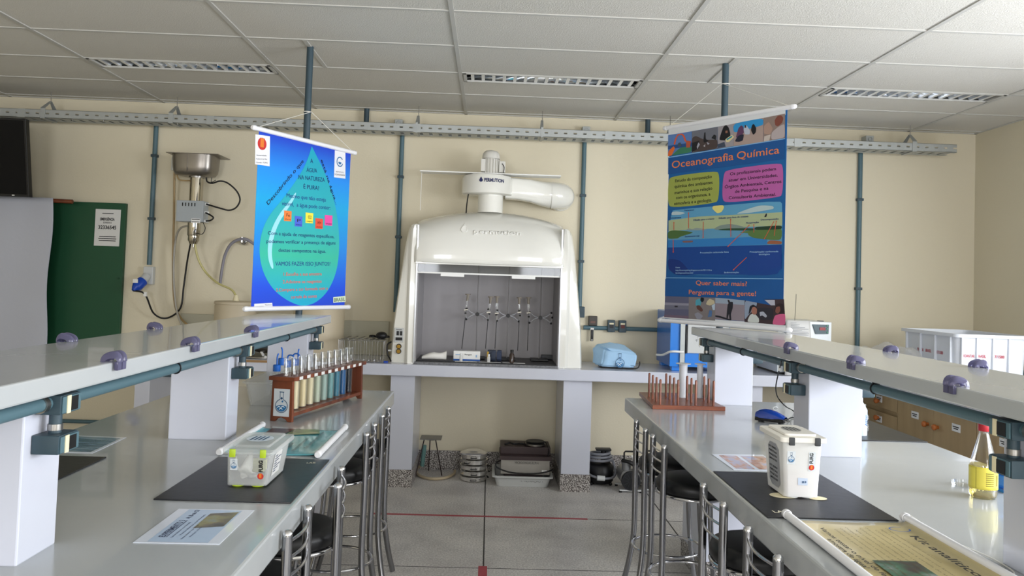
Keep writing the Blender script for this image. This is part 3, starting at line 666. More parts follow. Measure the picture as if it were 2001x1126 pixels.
# raised lettering on the shell (surface follows y at that height)
emb = mat('embossed_gloss', 'F4F3EC', .1, coat=.6)
def yshell(x, z):
    best = min(((shell((x+.008+hw)/(2*hw), k/200)) for k in range(24, 201)), key=lambda q: abs(q.z-z)); return best.y
zl = PY(955, 452, 6.13).z
mb = MB(); A = PY(925, 458, 6.12); B = PY(1018, 461, 6.12)
me_ = MB(); lettering(me_, 'permution', Vector((A.x, 0, zl-.02)), Vector((B.x, 0, zl-.02)), .034, N, .02)
for v in me_.b.verts: v.co.y = yshell(v.co.x, v.co.z)-.0075
me_.build('embossed_letters', emb, t, sol=.006)
def drop_pts(cx, cz, r, n=20):
    o = []
    for i in range(n):
        a = 2*PI*i/n; s = 1+.9*max(0, math.sin(a))**6; o.append((cx+r*math.cos(a)*(1-.35*max(0, math.sin(a))**2), cz+r*math.sin(a)*s))
    return o
q = PY(907, 448, 6.12); mb = MB(); mb.prism([(a, yshell(a, b)-.011, b) for a, b in drop_pts(q.x, q.z, .026)], (0, .006, 0)).build('embossed_drop', emb, t, bev=.003)
# interior
INT = mat('hood_inner_grey', '9D9A9C', .55)
MB().box(-.62, 6.7, .93, .6, 6.71, 1.75).build('back_panel', INT, t)
for x in (-.545, .53): MB().box(min(x, x-.006 if x < 0 else x), 6.17, .93, max(x, x+.006), 6.7, 1.75).build('inner_side', INT, t)
MB().box(-.56, 6.2, 1.74, .545, 6.7, 1.75).build('inner_ceiling', INT, t)
MB().box(-.545, 6.13, .9205, .535, 6.7, .936).build('stone_base', ramp_mat('grey_stone_slab', [(.35, '55565A'), (.7, '7E7F82')], 60, .4), t)
MB().box(-.54, 6.2, .9362, .53, 6.66, .942, bev=.002).build('work_mat', RUB, t)
# sash: clear sheet behind the visor with a white lower bar
MB().box(-.545, 6.158, 1.607, .535, 6.1615, 1.7).build('sash_pane', PANE, t)
sb = MB().box(-.552, 6.15, 1.604, .535, 6.166, 1.616, bev=.002).build('sash_bar', WHT, t)
for a, b in ((861, 907), (1000, 1046)): xa, xb = PY(a, 540, 6.15).x, PY(b, 540, 6.15).x; MB().box(xa, 6.142, 1.585, xb, 6.15, 1.606, bev=.002).build('sash_handle', WHT, sb)
# control panel on the left wing
q = PY(779, 668, 6.175)
MB().box(-.705, 6.168, 1.075, -.635, 6.176, 1.185, bev=.002).build('switch_panel', GRYP, t)
mb = MB(); lettering(mb, 'Permution', (-.692, 6.1675, 1.168), (-.65, 6.1675, 1.168), .008, N, .02, .001); mb.build('panel_print', INKM, t)
for x in (-.688, -.663): MB().box(x, 6.163, 1.128, x+.017, 6.168, 1.16).build('rocker_switch', BLK, t)
MB().box(-.694, 6.164, 1.09, -.645, 6.168, 1.113).build('display', BLK, t)
GOLD = mat('brass_knob', 'B08A3C', .3, .8)
for z in (1.045, 1.008):
    k = MB().lathe([(0, -.012), (.0195, -.012), (.0195, .006), (0, .006)], (-.668, 6.168, z), 20, Matrix.Rotation(PI/2, 4, 'X')).build('gas_knob', BLK, t, smooth=40)
    MB().lathe([(0, .002), (.0145, .002), (.0145, -.002), (0, -.002)], (-.668, 6.154, z), 20, Matrix.Rotation(PI/2, 4, 'X')).build('knob_cap', GOLD, k, smooth=40)
# extraction fan on the roof
f = thing('extractor_fan', 'white fan drum with motor and side duct on top of the fume hood', 'fan', (-.02, 6.4, 2.1))
# light strip plate over the lamp and its cable
MB().box(PY(821, 336, 6.35).x, 6.33, 2.401, PY(1096, 343, 6.35).x, 6.47, 2.409).build('cover_plate', WHT, f)
x = PY(821, 350, 6.33).x; MB().cyl((x+.004, 6.4, 2.1), (x+.004, 6.4, 2.402), .0018, n=6).build('stay_wire', WHT, f)
cx = -.03; cy = 6.42
MB().cyl((cx+.015, cy, 2.1), (cx+.015, cy, 2.245), .1, n=36).build('neck', WHG, f, smooth=50)
MB().lathe([(0, 2.238), (.19, 2.238), (.2, 2.245), (.2, 2.36), (.19, 2.385), (.17, 2.392), (0, 2.396)], (cx-.015, cy, 0), 48).build('fan_drum', WHG, f, smooth=40)
mb = MB(); me_ = MB(); A = PY(946, 354, 6.22); B = PY(985, 356, 6.22)
lettering(me_, 'PERMUTION', Vector((A.x, 0, A.z-.002)), Vector((B.x, 0, A.z-.002)), .026, N, .04)
for v in me_.b.verts: v.co.y = cy-math.sqrt(max(.001, .2012**2-(v.co.x-cx+.015)**2))-.001
NAVY = mat('navy_print', '1A2358', .4); me_.build('maker_lettering', NAVY, f)
q = PY(940, 351, 6.22); me_ = MB(); me_.poly([(a, 0, b) for a, b in drop_pts(q.x, q.z-.002, .014)])
for v in me_.b.verts: v.co.y = cy-math.sqrt(.2012**2-(v.co.x-cx+.015)**2)-.001
me_.build('drop_emblem', NAVY, f)
# duct: box outlet flaring to an elbow into the wall
def duct(u, v):
    a = 2*PI*u; ks = [(.1, .085, .095, 2.305, 5, 6.47), (.2, .085, .085, 2.302, 5, 6.48), (.3, .09, .085, 2.295, 4, 6.5), (.4, .1, .1, 2.28, 2.6, 6.54), (.46, .105, .105, 2.275, 2, 6.55), (.475, .105, .105, 2.275, 2, 6.55)]
    X0, hz, hy, zc, p, yc = ks[v]; c_, s_ = math.cos(a), math.sin(a); r = (abs(c_)**p+abs(s_)**p)**(-1/p)
    return Vector((X0, yc+hy*r*c_, zc+hz*r*s_))
MB().grid(lambda u, v: duct(u, int(round(v*5))), 32, 5, True).build('outlet_duct', WHG, f, smooth=45)
def elbow(u, v):
    a = 2*PI*u; th = v*PI/2; R_ = .108; B_ = .09
    if v >= .999: pass
    # sweep centre from (.475,6.55) heading +x to heading +y into the wall
    C_ = Vector((.475+B_*math.sin(th), 6.55+B_*(1-math.cos(th)), 2.272)); o = Vector((math.sin(th), -math.cos(th), 0))
    return C_ + o*R_*math.cos(a) + Vector((0, 0, 1))*R_*math.sin(a)
MB().grid(elbow, 32, 14, True).tube([(.565, 6.64, 2.272), (.565, YB, 2.272)], .108, 32).build('elbow', WHG, f, smooth=60)
# motor
MG = mat('pale_motor_paint', 'DAD8D0', .4)
mx, mz = -.022, 2.41
m_ = MB().cyl((mx, cy, 2.4), (mx, cy, 2.53), .062, n=32).build('motor', MG, f, smooth=50)
mb = MB()
for k in range(20):
    a = 2*PI*k/20; mb.box(.058, -.0025, 2.405, .074, .0025, 2.525, Matrix.Translation((mx, cy, 0)) @ Matrix.Rotation(a, 4, 'Z'))
mb.build('cooling_fins', MG, m_)
MB().lathe([(.07, 2.53), (.07, 2.55), (.064, 2.575), (.048, 2.592), (0, 2.602)], (mx, cy, 0), 32).build('fan_cover', MG, m_, smooth=50)
MB().box(mx+.065, cy-.05, 2.42, mx+.115, cy+.02, 2.51, bev=.004).build('terminal_box', MG, m_); MB().box(mx-.078, cy-.08, 2.42, mx-.045, cy-.055, 2.52, bev=.003).build('mounting_foot', MG, m_)
MB().tube(spline([(mx+.09, cy-.055, 2.49), (mx+.105, cy-.06, 2.46), (mx+.1, cy-.06, 2.41)], 6), .003, 6).build('motor_lead', CAB, m_)
MB().tube(spline([(-.19, 6.36, 2.245), (-.2, 6.37, 2.16), (-.205, 6.4, 2.08)], 4), .005, 6).build('supply_lead', CAB, f, smooth=50)
# ================================================================ inside the hood: burette stands
CLAMPM = mat('cast_grey_clamp', 'A2A2A6', .45, .2); TAPW = mat('white_ptfe', 'E4DED0', .4)
YS = 6.5
def stand(px, pc, lab):
    x = PY(px, 640, YS).x; zc = PY(px, pc, YS).z
    t = thing('burette_stand', lab, 'stand', (x, YS, .942), 'burette stands in the fume hood')
    MB().cyl((x, YS, .955), (x, YS, 1.735), .005, n=10).build('rod', mat('dull_stand_rod', '7E7C7C', .5, .3), t, smooth=60)
    MB().box(x-.07, YS-.1, .943, x+.07, YS+.06, .956, bev=.003).build('base', BLK, t)
    c_ = MB()
    for s in (-1, 1):
        for e in (-1, 1):
            c_.tube([(x+s*.015, YS-.02, zc), (x+s*.05, YS-.025, zc+e*.012), (x+s*.085, YS-.03, zc+e*.04)], [.007, .006, .004], 8)
            c_.tube([(x+s*.085, YS-.03, zc+e*.04), (x+s*.09, YS-.03, zc+e*.01)], .003, 6)
        c_.cyl((x+s*.05, YS-.02, zc-.04), (x+s*.035, YS-.02, zc-.005), .002, n=6)
    cl_ = c_.build('double_clamp', CLAMPM, t, smooth=50)
    MB().lathe([(0, -.012), (.016, -.012), (.016, .008), (0, .008)], (x, YS-.03, zc), 12, Matrix.Rotation(PI/2, 4, 'X')).build('centre_knob', BLK, cl_)
    for s in (-1, 1):
        for e in (-1, 1): MB().sph((x+s*.086, YS-.036, zc+e*.042), .0085, n=8).build('clamp_tip', BLK, cl_, smooth=60)
        MB().sph((x+s*.094, YS-.036, zc+.006), .0085, n=8).build('clamp_tip', BLK, cl_, smooth=60)
stand(932, 614, 'left burette stand inside the fume hood'); stand(992, 617, 'middle burette stand inside the fume hood'); stand(1055, 621, 'right burette stand inside the fume hood, holding one burette')
def burette(xt, yt, xv, yv, xb, yb, lab):
    T = PY(xt, yt, YS-.045); V = PY(xv, yv, YS-.045); B = PY(xb, yb, YS-.045)
    t = thing('burette', lab, 'burette', B, 'glass burettes clamped in the fume hood')
    d = (T-B).normalized()
    # funnel-capped glass tube, dark graduated lower stem
    MB().tube([V, T-d*.03], .009, 12).build('barrel', TG, t, smooth=60)
    MB().tube([V-d*.01, V], .006, 10).tube([B+d*.01, V-d*.06], .0032, 8).build('tip_stem', mat('dark_glass_stem', '3A3A3C', .2), t, smooth=60)
    MB().tube([V-d*.06, V-d*.01], .005, 8).build('stem_neck', TG, t)
    MB().tube([T-d*.05, T-d*.005], .0095, 12).lathe([(0, -.035), (.01, -.035), (.011, -.004), (.021, -.003), (.022, .006), (0, .007)], T, 20).build('stopper', mat('grey_brown_stopper', '8A8276', .5), t, smooth=40)
    MB().cyl(V+Vector((-.016, -.012, .0)), V+Vector((.014, -.012, .004)), .0055, n=10).build('tap', TAPW, t, smooth=50)
for a in [(914.5, 576, 911, 606, 902, 684, 'leftmost burette in the fume hood'), (959, 581, 955, 611, 948.5, 684, 'second burette from the left in the fume hood'), (971.5, 580.5, 971, 613, 967, 684, 'third burette from the left in the fume hood'),
          (1015, 582.5, 1015, 611, 1011.5, 688, 'fourth burette from the left in the fume hood'), (1033, 582.5, 1033, 612, 1030.5, 688, 'rightmost burette in the fume hood, on the right stand')]: burette(*a)
ZB = .9425
# glove, boxes and bottles on the hood floor
def glv(u, v):
    a = 2*PI*v; k = u; w_ = .018*(1+.5*math.sin(k*5))*(1-.5*abs(k-.5))
    return Vector((-.495+.185*k, 6.22+.04*math.cos(a)*(.4+.6*math.sin(PI*min(1, k+.1))), ZB+.008+w_*.9*(1+math.sin(a))+.028*k*k*(1+math.sin(a))))
tag(MB().grid(glv, 24, 12).build('glove', mat('white_latex', 'E8E6E0', .6, bump=.3, bscale=40), smooth=60), 'crumpled white glove lying at the left of the hood floor', 'glove')
a = PY(886, 706, 6.28); b = PY(938, 687, 6.28)
t = thing('carton', 'white box with a blue lower stripe inside the fume hood', 'box', (a.x+.1, 6.3, ZB))
x0, x1 = PY(886, 700, 6.25).x, PY(938, 700, 6.25).x
MB().box(x0, 6.25, ZB, x1, 6.34, ZB+.075).build('body', WHT, t, bev=.001)
MB().box(x0-.0006, 6.2488, ZB+.001, x1+.0006, 6.249, ZB+.014).build('blue_stripe', mat('blue_print', '1F5AA8', .5), t)
mb = MB(); lettering(mb, 'Paragon', (x0+.085, 6.249, ZB+.045), (x0+.14, 6.249, ZB+.045), .01, N, .02); mb.build('print', INKM, t)
mb = MB(); mb.box(x0+.015, 6.2484, ZB+.044, x0+.055, 6.2492, ZB+.05); mb.box(x0+.2-.03, 6.2484, ZB+.03, x0+.2-.02, 6.2492, ZB+.048); mb.build('light_print', mat('pale_blue_print', '8FB4DC', .5), t)
def vial(px, z1, r, m_, lab, cap=None, Yv=6.2, nm='vial'):
    x = PY(px, 700, Yv).x; t = thing(nm, lab, 'bottle', (x, Yv, ZB))
    MB().lathe([(0, 0), (r, 0), (r, z1*.62), (r*.55, z1*.78), (r*.55, z1*.82), (0, z1*.82)], (x, Yv, ZB), 20).build('body', m_, t, smooth=40)
    MB().lathe([(0, z1*.8), (r*.66, z1*.8), (r*.66, z1), (0, z1)], (x, Yv, ZB), 16).build('cap', cap or WHT, t, smooth=40); return t
vial(901, .06, .012, FROSTW, 'small white vial before the striped box in the hood')
v_ = vial(955, .062, .012, FROSTW, 'small white vial with a paper tag, middle of the hood floor')
vial(1000, .1, .019, mat('brown_glass', '3A2C26', .12), 'brown glass reagent bottle standing in the fume hood', BLK, nm='reagent_bottle')
for x0, x1, l in ((889, 933, 'flat white paper strip under the striped box in the hood'), (935, 979, 'flat white paper strip in the middle of the hood floor'), (982, 1026, 'flat white paper strip by the brown bottle in the hood')):
    xa, xb = PY(x0, 706, 6.19).x, PY(x1, 706, 6.19).x
    tag(MB().box(xa, 6.185, .9425, xb, 6.215, .9445).build('paper_strip', PAP), l, 'paper')
for px, c1, c2, l in ((957, 'C09A3A', '1C2A3E', 'dark kit box with a yellow side in the fume hood'), (965, '28344A', '28344A', 'dark blue kit box behind the yellow-sided one in the hood'), (976, '20304E', '20304E', 'dark blue kit box, rightmost of the three in the hood')):
    x = PY(px, 690, 6.36).x; t = thing('kit_box', l, 'box', (x, 6.36, ZB))
    MB().box(x-.017, 6.34, ZB, x+.017, 6.4, ZB+.08, bev=.006).build('body', mat('kit_'+c2, c2, .5), t, smooth=50)
    MB().box(x-.022, 6.332, ZB+.012, x-.006 if c1 != c2 else x+.015, 6.34, ZB+.07, bev=.003).build('front', mat('kit_'+c1, c1, .5), t)
x = PY(1072, 690, 6.6).x-.01; tag(MB().box(x-.05, 6.58, ZB, x+.05, 6.62, ZB+.035, bev=.004).build('tray_box', mat('dark_grey_tray', '3A3C40', .5)), 'low dark grey tray at the right of the hood floor', 'tray')
# ================================================================ printed marks shared by several things
BLU = mat('emblem_blue', '2E6E9E', .5); BLUD = mat('emblem_dark_blue', '1E4A70', .5); ORG = mat('orange_print', 'DE7A2A', .5); REDP = mat('red_print', 'C8302C', .5)
def flat(mb, O, U, V, pts): mb.poly([O+U*a+V*b for a, b in pts]); return mb
def arc_band(mb, O, U, V, r, w, a0, a1, n=20, cx=0, cy=0):
    for i in range(n):
        a, b = a0+(a1-a0)*i/n, a0+(a1-a0)*(i+1)/n
        mb.poly([O+U*(cx+(r-w)*math.cos(a))+V*(cy+(r-w)*math.sin(a)), O+U*(cx+r*math.cos(a))+V*(cy+r*math.sin(a)), O+U*(cx+r*math.cos(b))+V*(cy+r*math.sin(b)), O+U*(cx+(r-w)*math.cos(b))+V*(cy+(r-w)*math.sin(b))])
def flask(O, U, V, s, par, card=True, lift=None):
    "round flask emblem with waves; s = half width of the flask"
    U, V = U.normalized(), V.normalized(); Nn = U.cross(V)
    if card: a = flat(MB(), O, U, V, [(-1.25*s, -1.75*s), (1.25*s, -1.75*s), (1.25*s, 2.2*s), (-1.25*s, 2.2*s)]).build('sticker', mat('grey_white_card', 'CDD3D6', .4), par)
    O = O+Nn*.0006; mb = MB()
    arc_band(mb, O, U, V, s, s*.1, PI/2+.25, PI*2.5-.25, 32, 0, -.25*s)
    for e in (-1, 1): flat(mb, O, U, V, [(e*.25*s-.03*s, .7*s), (e*.25*s+.04*s, .7*s), (e*.25*s+.04*s, 1.7*s), (e*.25*s-.03*s, 1.7*s)])
    flat(mb, O, U, V, [(-.36*s, 1.7*s), (.36*s, 1.7*s), (.36*s, 1.82*s), (-.36*s, 1.82*s)])
    arc_band(mb, O, U, V, .17*s, .17*s, 0, 2*PI, 12, 0, .85*s)
    mb.build('emblem_outline', BLUD, par)
    mb = MB(); O = O+Nn*.0004
    n = 14; top = [(-.84*s+1.68*s*i/n, (-.22-.1*math.cos(i*PI/n*2.0))*s) for i in range(n+1)]
    bot = [(.82*s*math.cos(PI+PI*i/n), -.25*s+.82*s*math.sin(PI+PI*i/n)) for i in range(n+1)]
    for i in range(n): mb.poly([O+U*a+V*b for a, b in (bot[i], bot[i+1], (bot[i+1][0], min(top[i+1][1], 0)), (bot[i][0], top[i][1]))])
    arc_band(mb, O, U, V, .15*s, .15*s, 0, 2*PI, 12, .15*s, .4*s)
    mb.build('emblem_water', BLU, par)
    mb = MB(); O = O+Nn*.0004
    for cx, cy in ((-.35, -.6), (.25, -.55), (-.05, -.85)): arc_band(mb, O, U, V, .3*s, .09*s, PI*.1, PI*.95, 10, cx*s, cy*s)
    mb.build('emblem_waves', mat('emblem_white', 'E6EEF2', .5), par)
def uni_mark(O, U, V, s, par, text=None):
    "orange U inside a red round emblem"
    U, V = U.normalized(), V.normalized(); Nn = U.cross(V)
    mb = MB(); arc_band(mb, O+Nn*.0003, U, V, s, s, 0, 2*PI, 28)
    mb.build('emblem_red', REDP, par)
    mb = MB(); flat(mb, O+Nn*.0006, U, V, [(-.5*s, -.55*s), (.5*s, -.55*s), (.5*s, .9*s), (-.5*s, .9*s)]); mb.build('emblem_orange', ORG, par)
    mb = MB(); o = O+Nn*.0009
    for a in ((-.55, -.7, -.4, .95), (.4, -.7, .55, .95), (-.55, -.7, .55, -.55)): flat(mb, o, U, V, [(a[0]*s, a[1]*s), (a[2]*s, a[1]*s), (a[2]*s, a[3]*s), (a[0]*s, a[3]*s)])
    mb.build('emblem_u', REDP, par)

# ================================================================ the two hanging banners
ROD = mat('white_gloss_rod', 'E8E8EA', .3); CORD = mat('white_cord', 'D8D6CE', .7)
def soft(pts, n=2, c=.25):
    "round the corners of a closed outline"
    for _ in range(n): pts = [((a[0]*(1-k)+b[0]*k), (a[1]*(1-k)+b[1]*k)) for a, b in zip(pts, pts[1:]+pts[:1]) for k in (c, 1-c)]
    return pts
class Banner:
    def __init__(s, name, label, TLp, TRp, BLp, BRp, Yl, Yr, vin):
        TL, TR = PY(*TLp, Yl), PY(*TRp, Yr); zt = (TL.z+TR.z)/2; zb = (PY(*BLp, Yl).z+PY(*BRp, Yr).z)/2
        xl = (TL.x+PY(*BLp, Yl).x)/2; xr = (TR.x+PY(*BRp, Yr).x)/2
        s.L = Vector((xl, Yl, 0)); s.R = Vector((xr, Yr, 0)); s.zt, s.zb = zt, zb; s.U = (s.R-s.L).normalized(); s.W = (s.R-s.L).length; s.V = Vector((0, 0, 1)); s.N = s.U.cross(s.V)
        if s.N.y > 0: s.N = -s.N
        s.O = s.L+Vector((0, 0, zb)); s.H = zt-zb
        s.t = thing(name, label, 'banner', (s.L+s.R)/2+Vector((0, 0, zb)))
        nU = 24
        MB().grid(lambda u, v: s.O+s.U*(s.W*(.008+.984*u))+s.V*(s.H*v)+s.N*(.0), 1, 1).build('sheet', vin, s.t, sol=.0012)
        s.k = 0
    def hit(s, x, y): return plane_hit(x, y, s.O, s.N)
    def lay(s, name, polys, m, lift):
        for p in polys: o = MB().poly([s.hit(*q)+s.N*lift for q in p]).build(name, m, s.t)
        return o
    def text(s, name, rows, m, lift=.003, bold=.0):
        for st, x0, y0, x1, y1, h in rows:
            A, B = s.hit(x0, y0), s.hit(x1, y1); lettering(MB0 := MB(), st, A, B, h*(A.y+B.y)/2/F, s.N, bold, lift); MB0.build(name, m, s.t)
    def rods(s, r=.0135, drop=.0):
        for nm, z in (('top_rod', s.zt), ('bottom_rod', s.zb)):
            a = s.L-s.U*.02+Vector((0, 0, z)); b = s.R+s.U*.02+Vector((0, 0, z))
            q = MB().cyl(a, b, r, n=18).build(nm, ROD, s.t, smooth=60)
            for e, d in ((a, -1), (b, 1)): MB().lathe([(r*.9, 0), (r*1.12, .002), (r*1.12, .02), (r*.7, .028), (0, .028)], e, 14, (s.U*d).to_track_quat('Z', 'Y').to_matrix().to_4x4()).build('end_cap', ROD, q, smooth=50)
    def cords(s, top):
        for e in (s.L+s.U*.0+Vector((0, 0, s.zt+.01)), s.R+Vector((0, 0, s.zt+.01))): MB().tube([e, top+s.N*.028], .0018, 6).build('cord', CORD, s.t)
        MB().torus(top, .024, .003, 20, 6).build('cord_knot', CORD, s.t)
def gradmat(name, cols, z0, z1, rough=.35):
    m = bpy.data.materials.new(name); m.use_nodes = True; nt = m.node_tree; b = nt.nodes['Principled BSDF']
    tc = nt.nodes.new('ShaderNodeTexCoord'); sx = nt.nodes.new('ShaderNodeSeparateXYZ'); mr = nt.nodes.new('ShaderNodeMapRange')
    mr.inputs[1].default_value = z0; mr.inputs[2].default_value = z1; r = nt.nodes.new('ShaderNodeValToRGB'); e = r.color_ramp.elements
    e[0].position, e[0].color = cols[0][0], srgb(cols[0][1]); e[1].position, e[1].color = cols[-1][0], srgb(cols[-1][1])
    for p, c in cols[1:-1]: k = e.new(p); k.color = srgb(c)
    nt.links.new(tc.outputs['Object'], sx.inputs[0]); nt.links.new(sx.outputs[2], mr.inputs[0]); nt.links.new(mr.outputs[0], r.inputs[0]); nt.links.new(r.outputs[0], b.inputs['Base Color'])
    b.inputs['Roughness'].default_value = rough; return m
# poles
for px, py_, X0, lab in ((597, 88, -1.142, 'teal pole from the ceiling to the left bench, behind the blue water banner'), (1421, 121, 1.412, 'teal pole from the ceiling to the right bench, behind the oceanography banner')):
    tp = MB().cyl((X0, 4.93, .0), (X0, 4.93, ZT), .0205, n=20).build('ceiling_pole', TEALD, smooth=60); tag(tp, lab, 'pole')
# left banner
vin = gradmat('water_banner_print', [(0, '2246C8'), (.12, '1E50D8'), (.35, '1B84DC'), (.62, '14A4DC'), (.8, '1F8CE8'), (1, '1B3CC0')], 1.37, 2.35)
b = Banner('water_banner', 'bright blue hanging banner with a big water drop and lettering on purity of water', (498, 254), (682, 295), (495, 607), (679, 598), 4.49, 5.21, vin)
b.rods(); b.cords(Vector((-1.142, 4.93, PY(594, 219, 4.93).z)))
def C2(x, y): return (480+x/2.559, 200+y/2.559)
dl = [(330, 220), (318, 262), (290, 330), (240, 410), (180, 490), (120, 560), (85, 630), (70, 700), (68, 760), (80, 830), (108, 895), (150, 950), (205, 990), (260, 1015), (300, 1018), (345, 1005), (395, 965), (430, 910), (455, 840), (465, 770), (468, 690), (462, 600), (448, 520), (425, 430), (395, 350), (360, 280)]
b.lay('water_drop', [[C2(*p) for p in [dl[0]]+soft(dl, 2)[2:-2]]], gradmat('drop_print', [(0, '1FA8C8'), (.3, '38B89C'), (.5, '2FB0B4'), (1, '18A0B8')], 1.4, 2.3), .0012)
b.lay('drop_highlight', [[C2(*p) for p in soft([(255, 440), (215, 500), (165, 560), (125, 640), (108, 720), (112, 790), (130, 835), (140, 830), (128, 760), (135, 690), (160, 610), (205, 540), (245, 480)])]], mat('drop_shine_print', '9CDCE6', .35), .0018)
b.lay('logo_card', [[C2(*p) for p in [(48, 160), (121, 170), (119, 320), (46, 310)]], [C2(*p) for p in [(445, 240), (498, 252), (498, 382), (441, 375)]], [C2(*p) for p in [(42, 1008), (132, 1003), (134, 1030), (41, 1034)]]], mat('logo_card_white', 'E6E6EA', .4), .0016)
b.lay('country_card', [[C2(*p) for p in [(437, 975), (498, 968), (499, 998), (437, 1003)]]], mat('logo_card_pale_green', 'D4E2C4', .4), .0016)
c = b.hit(*C2(81, 208))+b.N*.002; uni_mark(c, b.U, b.V, .034, b.t)
c = b.hit(*C2(470, 298))+b.N*.0025; mb = MB(); arc_band(mb, c, b.U, b.V, .032, .007, .6, 2*PI*.95, 24); arc_band(mb, c, b.U, b.V, .016, .016, PI*1.05, PI*1.95, 12); mb.build('institute_emblem', BLU, b.t)
rows = [('Universidade', 53, 268, 103, 270, 7), ('Federal do Rio', 52, 286, 106, 288, 7), ('Grande - FURG', 52, 304, 108, 306, 7), ('INSTITUTO DE', 450, 350, 488, 354, 6), ('OCEANOGRAFIA', 443, 364, 495, 369, 8), ('Ministério da', 95, 1016, 128, 1015, 5), ('Educação', 100, 1026, 126, 1025, 5), ('GOVERNO', 48, 1025, 88, 1021, 4)]
f2 = lambda rs: [(s_, *C2(x0, y0), *C2(x1, y1), h/2.559) for s_, x0, y0, x1, y1, h in rs]
b.text('small_print', f2(rows), INKM, .0024)
b.text('country_lettering', f2([('BRASIL', 441, 998, 496, 993, 18)]), mat('dark_green_print', '1E4A2A', .5), .0024, .006)
b.text('arc_lettering', f2([('Descobrindo o que', 112, 515, 290, 298, 20), ('está na água...', 374, 290, 450, 515, 17)]), mat('deep_navy_print', '0B1638', .5), .0024, .005)
b.text('question_lettering', f2([('A', 322, 303, 336, 305, 22), ('ÁGUA', 303, 347, 356, 353, 21), ('NA NATUREZA', 263, 384, 394, 398, 21), ('É PURA?', 288, 431, 366, 440, 21), ('Com a ajuda de reagentes específicos,', 110, 662, 442, 680, 17), ('podemos verificar a presença de alguns', 103, 703, 448, 712, 17), ('destes compostos na água.', 163, 748, 400, 753, 17)]), mat('navy_print_blue', '14306E', .5), .0024, .005)
b.text('bold_lettering', f2([('Mesmo que não esteja', 203, 475, 400, 497, 20), ('visível,  a água pode conter:', 180, 515, 422, 537, 20), ('VAMOS FAZER ISSO JUNTOS?', 147, 817, 422, 817, 20)]), mat('navy_print_bold', '1B2C86', .5), .0024, .0)
b.text('steps_lettering', f2([('1.Escolha a sua amostra', 188, 868, 379, 865, 16), ('2.Adicione os reagentes', 184, 906, 378, 902, 16), ('3.Compare a cor formada com a', 150, 947, 409, 937, 16), ('cartela de cores', 225, 982, 354, 976, 16)]), mat('coral_print', 'D8604E', .5), .0024, .005)
for (x0, y0), col, txt, sm in (((191, 541), 'E8803C', 'Fe', '(Ferro)'), ((245, 568), '4A66D0', 'P', '(Fósforo)'), ((299, 551), 'F0E04A', 'O₂', '(oxigênio)'), ((348, 579), 'E0523A', 'H⁺', '(ácido)'), ((395, 563), 'E84EA0', '', '(nitrogênio)')):
    q = b.lay('element_card', [[C2(x0, y0), C2(x0+38, y0+4), C2(x0+36, y0+55), C2(x0-1, y0+52)]], mat('card_'+col, col, .45), .002)
    mb = MB(); A = b.hit(*C2(x0+5, y0+46)); B_ = b.hit(*C2(x0+33, y0+48)); lettering(mb, sm, A, B_, 6/2.559*4.8/F, b.N, 0, .003)
    if txt: A = b.hit(*C2(x0+11, y0+30)); B_ = b.hit(*C2(x0+28, y0+32)); lettering(mb, txt.replace('₂', '2').replace('⁺', '+'), A, B_, 16/2.559*4.8/F, b.N, 0, .003)
    mb.build('card_print', INKM, q)
# right banner
vin = gradmat('ocean_banner_print', [(0, '0C4E8C'), (.5, '0D5896'), (1, '1062A4')], 1.35, 2.6)
b = Banner('oceanography_banner', 'shaded blue hanging banner headed Oceanografia Química with lake diagram and photo strips', (1306, 250), (1537, 209), (1299, 628), (1536, 643), 5.21, 4.5, vin)
b.rods(.013); b.cords(Vector((1.412, 4.93, PY(1420, 165, 4.93).z)))
def C4(x, y): return (1280+x/2.447, 200+y/2.447)
f4 = lambda rs: [(s_, *C4(x0, y0), *C4(x1, y1), h/2.447) for s_, x0, y0, x1, y1, h in rs]
P = lambda pts, fn=C4: [fn(*p) for p in pts]
b.lay('white_sleeve', [P([(65, 128), (625, 25), (625, 60), (66, 158)]), P([(20, 1030), (48, 1022), (627, 1062), (625, 1080)])], mat('white_sleeve_vinyl', 'D8DADC', .4), .002)
C1 = lambda x, y: (1300+x/8.3375, 215+y/8.3375)
C5 = lambda x, y: (1300+x/8.042, 400+y/8.042)
C6 = lambda x, y: (1295+x/8.0, 540+y/8.0)
def photo(nm, fn, bg, items):
    q = b.lay(nm, [P(bg[0], fn)], mat('ph_'+bg[1], bg[1], .4), .0022)
    for k, (pts, col) in enumerate(items):
        o = b.lay('picture_patch', [P(soft(soft(pts, 1, .14), 1, .25) if len(pts) > 4 else pts, fn)], mat('ph_'+col, col, .4), .0026+.0003*k); o.parent = q; o.matrix_parent_inverse = rootmat(q).inverted()
    return q
photo('ship_photo', C1, ([(50, 410), (435, 350), (435, 690), (46, 755)], '5A7CB4'), [([(48, 585), (434, 530), (434, 595), (46, 640)], '244E88'), ([(110, 740), (250, 610), (434, 590), (434, 690), (120, 742)], '3A7A5C'),
    ([(140, 560), (165, 470), (205, 395), (285, 385), (320, 420), (350, 510), (325, 520), (300, 440), (275, 405), (215, 415), (185, 475), (165, 570)], 'D85A30'), ([(46, 755), (60, 670), (140, 590), (165, 620), (110, 745)], 'DE6A2A'), ([(215, 540), (255, 530), (275, 590), (212, 605)], '44525E'), ([(345, 500), (425, 510), (410, 610), (350, 615)], 'B4563C')])
